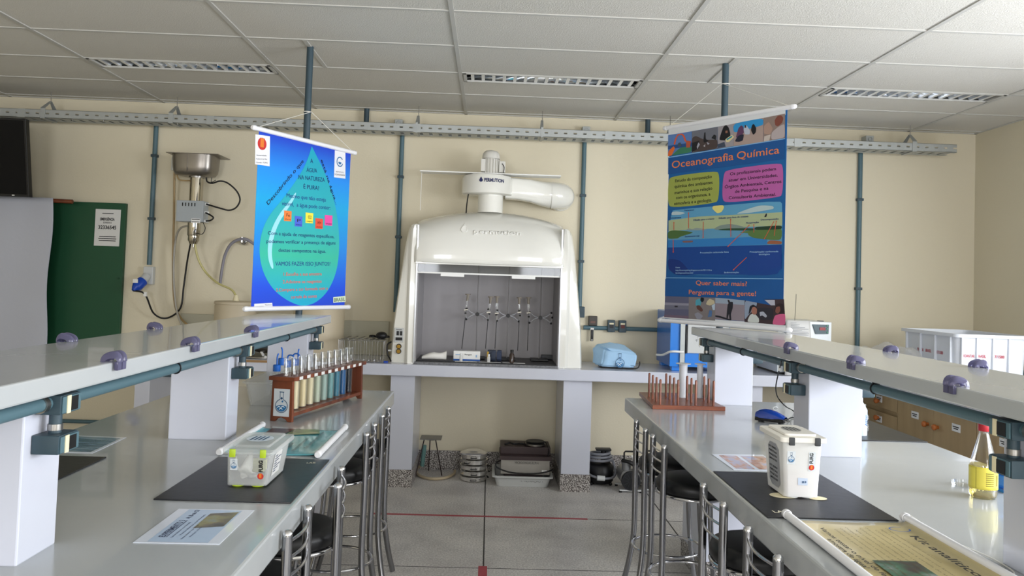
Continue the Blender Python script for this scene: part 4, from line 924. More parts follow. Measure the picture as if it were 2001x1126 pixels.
photo('penguin_photo', C1, ([(438, 350), (858, 275), (858, 630), (436, 700)], '6C6E78'), [([(438, 460), (500, 420), (640, 490), (858, 480), (858, 630), (436, 700)], '4A3E3C'), ([(625, 500), (640, 370), (660, 360), (665, 480), (720, 500), (640, 540)], '17171B'), ([(755, 460), (800, 400), (835, 420), (830, 490)], '1E1E22'), ([(440, 540), (560, 500), (560, 620), (438, 690)], '1C1A1E'), ([(520, 600), (545, 530), (570, 560), (530, 640)], 'A8A8B4'), ([(680, 520), (730, 550), (700, 570)], 'A4A4AE'), ([(625, 590), (660, 560), (655, 605)], 'B8B4B8')])
photo('hooded_person_photo', C1, ([(860, 275), (1112, 225), (1115, 590), (862, 630)], '9A9498'), [([(880, 490), (920, 360), (955, 270), (995, 245), (1035, 280), (1065, 380), (1060, 470), (980, 500)], '121318'), ([(985, 340), (1020, 335), (1020, 375), (985, 380)], '8A5E4C'), ([(980, 480), (1090, 405), (1130, 440), (1040, 525), (1000, 525)], 'D8CC98'), ([(1000, 475), (1090, 420), (1100, 440), (1015, 495)], '2A8CA0'), ([(864, 560), (970, 520), (990, 600), (864, 625)], '3C4658')])
photo('beach_people_photo', C1, ([(1114, 222), (1600, 130), (1602, 520), (1117, 590)], 'A8948C'), [([(1114, 222), (1600, 130), (1600, 245), (1480, 280), (1116, 380)], '2C90CC'), ([(1150, 460), (1195, 300), (1240, 250), (1275, 270), (1290, 370), (1240, 420)], '5C3A5C'), ([(1135, 515), (1190, 420), (1290, 390), (1270, 500), (1210, 520)], '1E2236'), ([(1280, 320), (1300, 250), (1330, 250), (1390, 340), (1380, 400), (1300, 400)], 'B4BCCC'), ([(1400, 330), (1420, 245), (1450, 225), (1490, 300), (1480, 370), (1440, 410)], '14161E'), ([(1300, 250), (1325, 248), (1325, 290), (1300, 295)], '2E2024')])
photo('sampling_photo', C1, ([(1604, 130), (1955, 60), (1955, 455), (1604, 520)], '8C7A72'), [([(1785, 170), (1830, 100), (1890, 85), (1930, 130), (1910, 210), (1840, 270), (1795, 250)], '7C4438'), ([(1735, 370), (1840, 280), (1950, 220), (1955, 455), (1730, 490)], 'B0A4A4'), ([(1610, 260), (1690, 190), (1760, 300), (1720, 400), (1610, 390)], 'A88A7C'), ([(1620, 430), (1725, 400), (1700, 500), (1610, 515)], 'C0B4AC')])
b.text('title_lettering', f4([('Oceanografia', 82, 316, 377, 275, 36), ('Química', 393, 272, 596, 244, 36)]), mat('orange_title', 'E07E4C', .5), .0034, .006)
for nm, pts, col in (('green_text_box', [(85, 353), (290, 328), (310, 342), (306, 465), (288, 483), (85, 505), (62, 490), (64, 372)], '9AA44C'), ('purple_text_box', [(345, 322), (595, 289), (615, 305), (612, 440), (592, 455), (345, 482), (320, 465), (328, 345)], 'B45CA0')):
    b.lay(nm, [P(soft(pts, 2))], mat('box_'+col, col, .45), .0022)
b.lay('title_band', [P([(64, 265), (623, 172), (620, 272), (63, 345)])], mat('band_1060B0', '14508F', .45), .002)
b.lay('photo_edge_line', [P([(62, 262), (623, 172), (623, 176), (62, 267)]), P([(50, 838), (612, 843), (612, 846), (50, 841)])], mat('pale_line', '7FB0DC', .45), .0026)
b.text('box_lettering', f4([('Estudo da composição', 98, 383, 273, 362, 15), ('química dos ambientes', 95, 410, 277, 390, 15), ('marinhos e sua relação', 95, 440, 275, 418, 15), ('com os organismos, a', 102, 464, 266, 446, 15), ('atmosfera e a geologia.', 93, 492, 273, 474, 15),
    ('Os profissionais podem', 360, 350, 580, 325, 15), ('atuar em Universidades,', 354, 380, 588, 355, 15), ('Órgãos Ambientais, Centros', 335, 412, 606, 385, 15), ('de Pesquisa e na', 384, 434, 544, 418, 15), ('Consultoria Ambiental.', 354, 464, 580, 447, 15)]), mat('near_black_print', '12141C', .5), .0034, .008)
# diagram panel
dia = b.lay('lake_diagram', [P(soft([(60, 500), (100, 100), (180, 80), (1000, 5), (1800, -60), (1850, 0), (1835, 1000), (1760, 1090), (1600, 1110), (170, 1105), (60, 1020), (40, 880)], 1), C5)], mat('dia_sky', '5C9CC0', .4), .0022)
lk = [([(55, 250), (500, 190), (1845, 120), (1840, 340), (55, 420)], 'A8B48C'), ([(48, 420), (300, 400), (1300, 350), (1840, 330), (1838, 630), (45, 675)], '5C94B4'), ([(45, 560), (1600, 500), (1610, 630), (45, 675)], '2E78B8'),
    ([(45, 675), (1838, 628), (1835, 1000), (1760, 1090), (1600, 1110), (200, 1098), (80, 1010), (50, 880)], '103E88'), ([(740, 400), (850, 330), (1030, 300), (1250, 350), (1300, 390)], '7C8C84'), ([(320, 405), (375, 370), (430, 390), (490, 360), (700, 400)], '8A9690'),
    ([(820, 395), (1000, 372), (1420, 370), (1400, 410), (900, 405)], '2C4A30'), ([(45, 430), (130, 400), (480, 432), (240, 505), (200, 535), (45, 540)], '4A6834'), ([(1145, 435), (1400, 400), (1840, 340), (1838, 570), (1400, 530), (1310, 480), (1310, 450)], '56743C'), ([(1400, 400), (1420, 350), (1840, 325), (1840, 390)], '1F3A24'),
    ([(1590, 620), (1640, 560), (1838, 575), (1838, 625)], '94583C'), ([(100, 165), (110, 120), (180, 105), (330, 130), (250, 160)], 'B4C8CC'), ([(1100, 150), (1300, 70), (1500, 10), (1700, 20), (1720, 70), (1350, 130)], 'B0C4C4'), ([(740, 60), (760, 20), (920, 8), (930, 50), (890, 120), (820, 140)], 'E0D47C'),
    ([(40, 850), (230, 870), (360, 1010), (420, 1105), (170, 1105), (60, 1020)], '102C74'), ([(1400, 720), (1560, 650), (1838, 640), (1835, 1000), (1300, 1060), (1310, 850)], '163C88'), ([(270, 570), (450, 565), (435, 595), (285, 600)], '7A5A58'), ([(1560, 200), (1590, 140), (1605, 140), (1600, 190)], '20202A')]
for k, (pts, col) in enumerate(lk):
    o = b.lay('diagram_shape', [P(soft(soft(pts, 1, .16), 1, .25) if k > 3 else pts, C5)], mat('ph_'+col, col, .4), .0024+.00012*k); o.parent = dia; o.matrix_parent_inverse = rootmat(dia).inverted()
arr = []
for x0, y0, x1, y1 in ((143, 290, 143, 400), (133, 550, 133, 740), (373, 140, 373, 370), (605, 270, 602, 510), (1035, 240, 1038, 505), (1200, 455, 1000, 650), (1285, 830, 1085, 1020), (1715, 265, 1570, 530), (1750, 270, 1720, 490), (1320, 330, 1210, 450), (1400, 325, 1400, 440)):
    d = math.hypot(x1-x0, y1-y0); nx, ny = (y1-y0)/d*5, -(x1-x0)/d*5
    arr.append(P([(x0-nx, y0-ny), (x0+nx, y0+ny), (x1+nx, y1+ny), (x1-nx, y1-ny)], C5)); ex, ey = (x1, y1) if y1 > 520 or x1 == 602 else (x0, y0); sgn = 1 if (ex, ey) == (x1, y1) else -1
    ux, uy = (x1-x0)/d*sgn, (y1-y0)/d*sgn; arr.append(P([(ex-ny*2.6*0+nx*2.4, ey+ny*2.4), (ex-nx*2.4, ey-ny*2.4), (ex+ux*22, ey+uy*22)], C5))
b.lay('diagram_arrow', arr, mat('arrow_red', 'CC5A40', .5), .0048)
f5 = lambda rs: [(s_, *C5(x0, y0), *C5(x1, y1), h/8.042) for s_, x0, y0, x1, y1, h in rs]
b.text('diagram_dark_lettering', f5([('Fotossíntese', 82, 222, 258, 212, 22), ('Vulcanismo', 305, 104, 460, 92, 22), ('Difusão para o oceano', 450, 256, 778, 232, 24), ('Difusão para fora do oceano', 850, 226, 1312, 196, 24), ('Respiração', 1282, 300, 1480, 288, 24), ('Decomposição', 1508, 250, 1790, 234, 24), ('Escoamento sup', 318, 512, 545, 500, 24)]), mat('navy_print_blue', '14306E', .5), .005, .02)
b.text('diagram_light_lettering', f5([('Precipitação carbonada física', 555, 768, 1005, 755, 24), ('Precipitação carbonada', 1335, 755, 1785, 747, 24), ('biológica', 1480, 795, 1650, 790, 24), ('Sedimentação', 932, 1078, 1165, 1075, 24), ('Fonte:', 172, 1000, 240, 998, 22), ('http://bioenergiablog.blogspot.com.br/2011/10/os', 172, 1042, 740, 1040, 22), ('bio-biogeoquimicos.html', 172, 1085, 445, 1083, 22)]), mat('pale_blue_lettering', '9CC0E0', .5), .005, .01)
# lower part
b.lay('speech_band', [P([(45, 40), (1885, 50), (1895, 360), (1570, 345), (1700, 455), (1300, 380), (830, 330), (40, 310)], C6)], mat('band_1060B0', '14508F', .45), .0034)
f6 = lambda rs: [(s_, *C6(x0, y0), *C6(x1, y1), h/8) for s_, x0, y0, x1, y1, h in rs]
b.text('invitation_lettering', f6([('Quer saber mais?', 525, 135, 1325, 155, 72), ('Pergunte para a gente!', 415, 280, 1465, 310, 72)]), mat('orange_title', 'E07E4C', .5), .0044, .006)
photo('sea_photo', C6, ([(40, 310), (410, 325), (408, 665), (28, 640)], '5C5C74'), [([(36, 410), (410, 425), (410, 460), (36, 450)], '8C8A98'), ([(34, 450), (410, 460), (409, 520), (32, 512)], '6C6C7C'), ([(190, 460), (240, 462), (240, 485), (192, 485)], '26242C'), ([(30, 600), (408, 620), (408, 665), (28, 640)], '6E5C6C')])
photo('kneeling_people_photo', C6, ([(410, 325), (828, 335), (822, 695), (408, 665)], '7C7474'), [([(515, 460), (520, 370), (590, 345), (610, 400), (590, 470)], '4C98AC'), ([(590, 380), (600, 330), (650, 335), (650, 385), (620, 410)], '17161C'), ([(530, 460), (580, 450), (640, 530), (610, 560), (540, 510)], '5C3A34'), ([(700, 390), (740, 350), (810, 380), (820, 430), (740, 460), (680, 440)], 'C0B494'), ([(770, 460), (825, 425), (822, 530), (790, 530)], 'B0C0D0'), ([(710, 640), (740, 530), (780, 540), (770, 630)], '4C6C98'), ([(500, 590), (560, 560), (640, 620), (600, 670), (540, 670)], '8C8C98')])
photo('wader_photo', C6, ([(826, 335), (1285, 370), (1280, 700), (824, 670)], '8C8088'), [([(826, 335), (1285, 370), (1283, 450), (826, 420)], '94A0B0'), ([(826, 610), (900, 620), (1080, 680), (1060, 695), (900, 650), (826, 635)], '16141E'), ([(1010, 540), (1020, 440), (1050, 400), (1105, 400), (1100, 500), (1070, 590), (1080, 690), (1050, 680), (1040, 580), (1020, 670), (1000, 660)], '201C24'), ([(1018, 365), (1045, 370), (1060, 400), (1040, 430), (1025, 400)], '241C20')])
photo('two_people_photo', C6, ([(1285, 370), (1900, 360), (1925, 770), (1282, 715)], '3C2C30'), [([(1285, 370), (1480, 400), (1470, 470), (1350, 600), (1285, 690)], '8C98AC'), ([(1320, 715), (1370, 600), (1440, 580), (1510, 660), (1510, 730)], 'C8CCC8'), ([(1345, 600), (1365, 470), (1420, 440), (1475, 475), (1480, 540), (1400, 500), (1380, 560)], '1C1820'), ([(1390, 570), (1400, 490), (1440, 475), (1480, 510), (1475, 590), (1430, 605)], 'A06C5C'), ([(1490, 500), (1560, 490), (1740, 500), (1730, 680), (1540, 690), (1490, 600)], '2A262E'), ([(1520, 560), (1580, 550), (1640, 620), (1620, 650), (1560, 610), (1530, 630)], 'A4A8B4'),
    ([(1715, 755), (1760, 610), (1850, 590), (1925, 590), (1925, 770)], 'C85C84'), ([(1750, 560), (1765, 460), (1830, 420), (1895, 440), (1910, 560), (1850, 590)], '2A1C1E'), ([(1765, 560), (1780, 480), (1840, 470), (1850, 540), (1810, 590)], '7C4C40'), ([(1600, 370), (1760, 370), (1765, 455), (1700, 455)], 'B0B0BC')])
# ================================================================ on the back counter
ZC_ = .9205
# wire basket
t = thing('wire_basket', 'chrome wire basket rack with black brush tips on the counter left of the hood', 'basket', (-1.0, 6.2, ZC_))
x0, x1, y0, y1, z1 = PY(664, 700, 6.2).x, PY(751, 700, 6.2).x, 6.12, 6.29, PY(700, 664, 6.2).z
for z in (ZC_+.004, z1): MB().tube([(x0, y0, z), (x1, y0, z), (x1, y1, z), (x0, y1, z), (x0, y0, z)], .003, 6).build('rim_wire', CHR, t)
mb = MB()
for k in range(9): x = x0+(x1-x0)*k/8; mb.tube([(x, y0, z1), (x, y0, ZC_+.004), (x, y1, ZC_+.004), (x, y1, z1)], .0022, 6)
for k in range(1, 6): y = y0+(y1-y0)*k/6; mb.tube([(x0, y, z1), (x0, y, ZC_+.004), (x1, y, ZC_+.004), (x1, y, z1)], .0018, 6)
q = mb.build('basket_wires', CHR, t); q['kind'] = 'stuff'
for k in range(6):
    x = x0+.02+.052*k; h = MB().tube([(x, y0+.02, z1+.006), (x+.05, y1-.03, z1+.022)], .0035, 6).build('wire_handle', STEEL, t)
    if k > 2: MB().lathe([(0, -.012), (.015, -.008), (.017, .0), (.012, .01), (0, .012)], (x+.055, y1-.03, z1+.026), 12, Matrix.Diagonal((1.7, 1.2, .9, 1))).build('black_tip', BLK, t, smooth=60)
MB().sph((x1-.03, 6.22, z1+.035), .04, (1.1, 1, .75)).build('black_cap', BLK, t, smooth=60)
t = thing('plug_lead', 'black lead with a blue clip at the foot of the fume hood left side', 'cable', (-.78, 6.2, ZC_))
MB().tube(spline([PY(765, 668, 6.2), PY(757, 674, 6.2), PY(757, 690, 6.2), PY(761, 700, 6.2), PY(764, 706, 6.17)], 6), .0055, 8).build('lead', CAB, t, smooth=60)
q = PZ(754, 709, ZC_); MB().box(q.x-.016, q.y-.012, ZC_, q.x+.016, q.y+.012, ZC_+.012, bev=.003).build('blue_clip', BLUP, t)
q = PY(762, 685, 6.21); MB().box(q.x-.014, 6.2, q.z-.006, q.x+.014, 6.22, q.z+.006, bev=.002).build('grey_connector', GRYP, t)
# covered instrument
t = thing('fabric_cover', 'pale blue fabric cover over a small instrument right of the fume hood', 'cover', (.98, 6.35, ZC_))
fabric = mat('pale_blue_fabric', 'A0C4E2', .75, bump=.25, bscale=18)
v = [PY(1175, 712, 6.24), PY(1242, 718, 6.22), PY(1245, 691, 6.24), PY(1182, 681, 6.26), PY(1158, 707, 6.45), PY(1158, 675, 6.47), PY(1196, 668, 6.45), PY(1222, 674, 6.42), PY(1240, 700, 6.5), PY(1166, 672, 6.44)]
for k in (0, 1): v[k].z = ZC_+.012
v[4].z = ZC_+.012; v[8] = Vector((v[1].x+.02, 6.48, ZC_+.012))
bb = bmesh.new()
for p in v: bb.verts.new(p)
bmesh.ops.convex_hull(bb, input=list(bb.verts)); bmesh.ops.bevel(bb, geom=list(bb.edges), offset=.012, segments=3, affect='EDGES', clamp_overlap=True)
bmesh.ops.subdivide_edges(bb, edges=[e for e in bb.edges if e.calc_length() > .06], cuts=5, use_grid_fill=True)
for q in bb.verts: q.co += Vector((math.sin(q.co.z*60+q.co.x*20), math.cos(q.co.x*35+q.co.z*25), 0))*.0022
mb = MB(); mb.add(bb); mb.build('cloth', fabric, t, smooth=70)
MB().tube(spline([v[0]+Vector((-.01, .0, -.004)), (v[0]+v[1])/2+Vector((0, -.012, -.006)), v[1]+Vector((.0, -.004, -.004)), v[1]+Vector((.028, 0, .02)), v[1]+Vector((.03, 0, .05))], 5), .005, 8).build('drawstring', BLK, t, smooth=60)
MB().box(v[0].x, 6.25, ZC_, v[1].x-.01, 6.42, ZC_+.014).build('dark_base', BLK, t)
nn = (v[1]-v[0]).cross(v[2]-v[1]).normalized(); nn = nn if nn.y < 0 else -nn; O = plane_hit(1211, 708, v[0], nn)+nn*.014; U_ = (v[1]-v[0]).normalized(); flask(O, U_, nn.cross(U_), .036, t, card=False)
# blue oven
OV = mat('blue_enamel', '0E62B4', .3, coat=.3); OVB = mat('bright_blue_enamel', '0A7AD8', .3, coat=.3)
t = thing('laboratory_oven', 'bright blue oven with a perforated grey door on the back counter behind the right banner', 'oven', (1.6, 6.45, ZC_))
ox0, ox1, oz0 = PY(1309, 700, 6.2).x, 1.86, ZC_+.035; oz1 = PY(1281, 604, 6.7).z
MB().box(ox0, 6.2, oz0, ox1, 6.7, oz1, bev=.006).build('body', OV, t)
MB().box(ox0-.001, 6.196, oz0, PY(1328, 700, 6.2).x, 6.2, oz1).build('front_frame', OVB, t); MB().box(PY(1338, 700, 6.2).x, 6.19, oz0, ox1, 6.2, PY(1360, 690, 6.2).z).build('lower_panel', OVB, t)
MB().box(PY(1328, 700, 6.19).x, 6.178, oz0, PY(1337, 700, 6.19).x, 6.2, oz1).build('door_post', GALV, t)
d = MB().box(PY(1343, 660, 6.18).x, 6.165, PY(1343, 690, 6.18).z, ox1-.02, 6.19, PY(1343, 634, 6.18).z, bev=.004).build('door', GRYP, t)
MB().box(PY(1343, 660, 6.18).x-.012, 6.17, PY(1343, 691, 6.18).z, PY(1343, 660, 6.18).x-.004, 6.196, PY(1343, 636, 6.18).z).build('door_seal', BLK, t)
mb = MB(); cc = PY(1380, 662, 6.163); 
for k in range(90):
    a = random.random()*2*PI; r = .03+.05*random.random()**.8; mb.box(cc.x+r*math.cos(a)-.0022, 6.163, cc.z+r*math.sin(a)-.0022, cc.x+r*math.cos(a)+.0022, 6.1645, cc.z+r*math.sin(a)+.0022)
mb.build('door_pattern', BLK, d)
A = PY(1281, 691, 6.4); MB().tube(spline([(ox0-.06, 6.4, A.z-.01), (ox0-.03, 6.3, A.z), (ox0-.0, 6.17, PY(1300, 687, 6.17).z), (PY(1336, 688, 6.16).x, 6.16, PY(1336, 688, 6.16).z)], 8), .009, 10).build('side_bar', WHT, t, smooth=60)
for x, y in ((ox0+.02, 6.22), (ox0+.02, 6.62), (ox1-.1, 6.22), (ox1-.1, 6.62)): MB().box(x, y, ZC_, x+.075, y+.06, oz0+.001, bev=.003).build('foot', OVB, t)
# white instrument
t = thing('bench_instrument', 'white instrument with a red digital display, papers draped over it, behind the right bench', 'instrument', (2.42, 6.45, ZC_))
ix0, ix1 = PY(1519, 700, 6.2).x, PY(1625, 640, 6.2).x; iz1 = PY(1625, 630, 6.2).z
IW = mat('instrument_white', 'E2E8EA', .35)
MB().box(ix0, 6.2, ZC_+.015, ix1, 6.7, iz1, bev=.006).build('body', IW, t, smooth=40); MB().box(ix0+.01, 6.21, ZC_, ix1-.01, 6.69, ZC_+.016).build('base', BLK, t)
MB().box(ix1-.06, 6.3, iz1, ix1-.02, 6.33, iz1+.006).build('latch', BLK, t)
c1, c2, c3, c4 = PY(1588, 634, 6.19), PY(1620, 635, 6.19), PY(1619, 653, 6.19), PY(1594, 653, 6.19)
MB().prism([c1, c2, c3, c4], (0, .012, 0)).build('display_panel', mat('dark_teal_panel', '1E4048', .3), t)
a, b_ = PY(1602, 640, 6.186), PY(1613, 646, 6.186); MB().box(a.x, 6.185, b_.z, b_.x, 6.189, a.z).build('red_digits', mat('red_display', '96282C', .4), t)
mb = MB()
for y in (637, 643, 650): q = PY(1617, y, 6.186); mb.box(q.x-.006, 6.185, q.z-.004, q.x+.004, 6.189, q.z+.004)
mb.build('green_keys', mat('green_key', '2A8C5C', .4), t)
MB().cyl((PY(1553, 622, 6.3).x, 6.3, iz1), (PY(1556, 575, 6.3).x, 6.3, PY(1556, 575, 6.3).z), .0022, n=6).build('antenna', STEEL, t)
pp = thing('paper_bundle', 'bundle of printed sheets in a clear sleeve leaning on the white instrument', 'paper', PY(1565, 650, 6.1))
def shp(u, v): x = PY(1540, 650, 6.12).x+(PY(1588, 650, 6.12).x-PY(1540, 650, 6.12).x)*u; zz = PY(1560, 627, 6.12).z; return Vector((x+.03*v*(u-.5), 6.165-.035*v-.012*math.sin(u*4), zz-(zz-ZC_-.002)*v))
MB().grid(shp, 10, 8).build('sheet', PAP, pp, smooth=60, sol=.003)
mb = MB()
for k in range(12): a = PY(1546, 631+k*2.9, 6.12); mb.box(a.x, 6.125-.0*k, a.z-.0015, a.x+.04+.1*random.random(), 6.1262, a.z+.0015)
mb.build('print', mat('grey_print', '8C8E94', .6), pp)
# big white crate and film on the side counter
CR = mat('white_crate_plastic', 'DADEE4', .45)
t = thing('plastic_crate', 'large ribbed white plastic crate with red stencilled lettering by the right wall', 'crate', (3.34, 5.65, .92))
kx0, kx1, ky0, ky1, kz0, kz1 = 3.1, 3.58, 5.29, 6.0, .9205, 1.315
def rrect(x0, y0, x1, y1, r, z, n=6, sag=0):
    o = []
    for cx, cy, a0 in ((x1-r, y0+r, -PI/2), (x1-r, y1-r, 0), (x0+r, y1-r, PI/2), (x0+r, y0+r, PI)):
        for i in range(n+1): a = a0+PI/2*i/n; o.append(Vector((cx+r*math.cos(a), cy+r*math.sin(a), z)))
    return o
def tray(x0, y0, x1, y1, z0, z1, taper, r, th, lip=.02, lh=.014):
    mb = MB(); L = [rrect(x0+taper, y0+taper, x1-taper, y1-taper, r, z0), rrect(x0, y0, x1, y1, r, z1-lh), rrect(x0-lip, y0-lip, x1+lip, y1+lip, r, z1-lh), rrect(x0-lip, y0-lip, x1+lip, y1+lip, r, z1), rrect(x0+th, y0+th, x1-th, y1-th, r, z1), rrect(x0+taper+th, y0+taper+th, x1-taper-th, y1-taper-th, r, z0+th)]
    R_ = [[mb.b.verts.new(p) for p in l] for l in L]; n = len(R_[0])
    for a, b in zip(R_, R_[1:]):
        for i in range(n): mb.b.faces.new((a[i], a[(i+1) % n], b[(i+1) % n], b[i]))
    mb.b.faces.new(R_[0][::-1]); mb.b.faces.new(R_[-1]); return mb
tray(kx0, ky0, kx1, ky1, kz0, kz1, .012, .05, .004, .02, .022).build('tub', CR, t, smooth=35)
mb = MB()
for q_ in (1879, 1908.5, 1940, 1971): x = PY(q_, 690, ky0).x; mb.box(x-.006, ky0-.012, kz0+.01, x+.006, ky0+.02, kz1-.02)
for k in range(4): y = ky0+.07+(ky1-ky0-.14)*k/3; mb.box(kx0-.012, y-.006, kz0+.01, kx0+.02, y+.006, kz1-.02)
mb.build('wall_ribs', CR, t, bev=.002)
STN = mat('stencil_red', 'B83A48', .6)
mb = MB(); zz = PY(1900, 699, 5.28).z
for s_, a, b_ in (('PROANTAR', 1881, 1906.5), ('BRASIL', 1910, 1929), ('17/1580', 1943, 1965)): xa, xb = PY(a, 697, 5.28).x, PY(b_, 697, 5.28).x; lettering(mb, s_, (xa, ky0+.001, zz), (xb, ky0+.001, zz), .018, N, .02)
mb.build('stencil_lettering', STN, t)
mb = MB(); zz = PX(1800, 686, 3.1).z
for s_, a, b_ in (('PROANTAR', 1792, 1804), ('BRASIL', 1808, 1819), ('17/1580', 1830, 1842)): ya, yb = PX(a, 686, 3.1).y, PX(b_, 688, 3.1).y; lettering(mb, s_, (kx0+.003, ya, zz), (kx0+.003, yb, zz), .02, Vector((-1, 0, 0)), .02)
mb.build('stencil_lettering', STN, t)
def film(u, v):
    y = 6.45-2.3*u; base = 2.985+.06*v+(.0 if y > 5.2 else .35*v*min(1, (5.2-y)/.3))
    hgt = (.215+.03*math.sin(u*9)+.012*math.sin(u*37+v*5))*max(0, math.sin(PI*(v*.8+.18)))**.5
    hgt *= (.9+.2*math.sin(u*5)) if y > 5.25 else .62
    return Vector((base+.005*math.sin(u*50+v*9), y, .925+hgt+.012*math.sin(u*70+v*20)))
tag(MB().grid(film, 120, 16).build('bubble_wrap', WRAPM, smooth=70), 'crumpled clear bubble wrap lying before the white crate', 'plastic wrap')
# sink on the back counter, left
t = thing('laboratory_sink', 'steel sink bowl with white taps on the back counter, glimpsed behind the left bench', 'sink', (-1.85, 6.3, .92))
sx = PY(512, 700, 6.2).x
M_ = Matrix.Diagonal((1.15, .95, 1, 1))
MB().lathe([(.19, .0), (.2, .004), (.2, .01), (.185, .01), (.15, .006), (.14, .003), (0, .003)], (sx, 6.33, .921), 40, M_).build('bowl_rim', STEEL, t, smooth=40)
MB().lathe([(0, .03), (.03, .03), (.1, .05), (.13, .075), (.13, .078), (.1, .056), (0, .036)], (sx-.02, 6.34, .921), 32, M_).build('steel_dish', SS, t, smooth=50)
MB().box(sx-.12, 6.068, .902, sx+.12, 6.0745, .919).build('worn_wood_edge', mat('worn_brown_edge', '9A7850', .6), t)
q = PY(508, 686, 6.3); MB().tube([(q.x-.1, 6.3, q.z-.005), (q.x, 6.3, q.z+.01), (q.x+.035, 6.27, q.z-.03)], .011, 10).build('tap_spout', WHT, t, smooth=60); MB().cyl((q.x-.1, 6.3, .922), (q.x-.1, 6.3, q.z), .013, n=12).build('tap_column', WHT, t, smooth=60)
q = PY(517, 699, 6.2); MB().sph((q.x, 6.22, q.z), .013).cyl((q.x, 6.22, .93), (q.x, 6.22, q.z), .006, n=8).build('tap_knob', WHT, t, smooth=60)
# ================================================================ on the floor below the counter
t = thing('tripod_stand', 'low steel tripod stand with a square top under the counter, by the left support', 'stand', (-.4, 6.5, 0))
a = PY(822, 853, 6.5); b_ = PY(863, 863, 6.5); cz = PY(842, 856, 6.5).z
MB().box(a.x, 6.42, cz-.002, b_.x, 6.6, cz+.003).build('plate', mat('dull_grey_steel', '7C7B78', .4, .7), t, bev=.001); MB().lathe([(.06, 0), (.062, .004), (0, -.004), (0, -.012), (.055, -.008)], ((a.x+b_.x)/2, 6.5, cz-.002), 28).build('round_insert', SS, t, smooth=40)
for px, y_, e in ((811, 933, 6.42), (838, 918, 6.66), (863.5, 930, 6.42)):
    g = PZ(px, y_, .003); g.y = min(g.y, 6.68); top_ = PY(px*.4+842*.6, 861, 6.5); MB().cyl(g, Vector((top_.x, 6.5, cz)), .0045, n=8).build('leg', mat('rusty_rod', '2E2220', .5), t)
t = thing('hose_connector', 'cream hose looping on the floor from an upright teal pipe end', 'hose', (-.5, 6.5, 0))
a = PY(829, 870, 6.62); g = PZ(826, 913, .03)
MB().cyl((a.x-.01, 6.62, .05), (a.x+.003, 6.62, a.z), .017, n=16).build('pipe_end', mat('faded_teal_pipe', '5E8480', .5), t, smooth=60)
MB().tube(spline([(a.x-.01, 6.62, .06), PZ(815, 916, .02), PZ(815, 925, .013), PZ(825, 932, .013), PZ(845, 936, .013), PZ(870, 934, .013), PZ(886, 927, .013), PZ(889, 920, .02)], 8), .011, 10).build('hose', mat('cream_hose', 'B8A88A', .4), t, smooth=60)
# stack of steel pans
POT = mat('shiny_pan_steel', 'E4E2DE', .22, .85)
t0 = PZ(925, 931, 0); px_, py_ = t0.x, 6.42
PL_ = ['lowest pan of the stack of lidded steel pans under the counter', 'second pan from the floor in the stack of steel pans', 'third pan from the floor in the stack of steel pans', 'fourth pan from the floor in the stack of steel pans', 'topmost lidded pan of the stack of steel pans']
for k in range(5):
    z = .001+k*.043; r = (.1, .104, .102, .103, .1)[k]; ox = (.0, .003, .0, .004, -.002)[k]; c_ = (px_+ox, py_, z)
    t = thing('steel_pan', PL_[k], 'pan', c_, 'stacked steel pans under the counter')
    MB().lathe([(0, 0), (r-.012, 0), (r-.002, .008), (r, .03), (r+.005, .034), (r+.005, .038), (r-.006, .038), (r-.008, .01), (0, .006)], c_, 40).build('body', POT, t, smooth=40)
    if k == 4: MB().lathe([(r+.006, .0385), (r+.004, .042), (r-.02, .052), (r-.03, .054), (r-.04, .062), (.03, .066), (0, .066)], c_, 40).build('lid', POT, t, smooth=40)
    for a in ((-1.55, 1.6, .3) if k != 3 else (-2.1, .6, 2.4)):
        hx, hy = px_+ox+(r+.008)*math.cos(a), py_+(r+.008)*math.sin(a)
        tx, ty = -math.sin(a), math.cos(a)
        MB().tube([(hx-tx*.022, hy-ty*.022, z+.02), (hx-tx*.02+math.cos(a)*.012, hy-ty*.02+math.sin(a)*.012, z+.02), (hx+tx*.02+math.cos(a)*.012, hy+ty*.02+math.sin(a)*.012, z+.02), (hx+tx*.022, hy+ty*.022, z+.02)], .0042, 8).build('handle', BLK, t, smooth=50)
# tray with hot plate boxes
t = thing('plastic_tray', 'white plastic tray on the floor holding two old metal instrument boxes', 'tray', (.3, 6.4, 0))
a = PZ(965, 940, .001); b_ = PZ(1082, 945, .001); tx0_, tx1_ = PY(961, 925, 6.2).x, PY(1085, 930, 6.2).x
tray(tx0_+.02, 6.22, tx1_-.03, 6.6, .001, .085, .02, .03, .003, .018, .01).build('body', GRYP, t, smooth=35)
def handw(par, s_, x, y, z, w, h): mb = MB(); lettering(mb, s_, (x, y, z), (x+w, y, z), h, N, -.005, .0012, -.2); mb.build('marker_lettering', INKM, par)
handw(t, 'V. FILTRAÇÃO 1', tx0_+.22, 6.228, .042, .17, .018)
BX = mat('aged_grey_metal', '9A968E', .45, .3, vary=.1, vscale=12)
t = thing('instrument_box', 'flat grey metal instrument box with dark writing standing in the white tray', 'box', (.3, 6.4, .1))
a = PY(979, 898, 6.27); b_ = PY(1074, 918, 6.27)
MB().box(a.x, 6.27, .088, b_.x, 6.58, a.z-.002, bev=.003).build('body', BX, t); handw(t, 'MICROONDAS ELM 4', a.x+.11, 6.268, a.z-.03, .18, .018); MB().box(a.x+.03, 6.3, .0045, b_.x-.05, 6.55, .089).build('lower_block', mat('dark_brown_metal', '3A2C2C', .5), t)
MB().box(b_.x-.06, 6.2685, .108, b_.x-.02, 6.27, .124).build('rating_plate', WHT, t)
mb = MB(); 
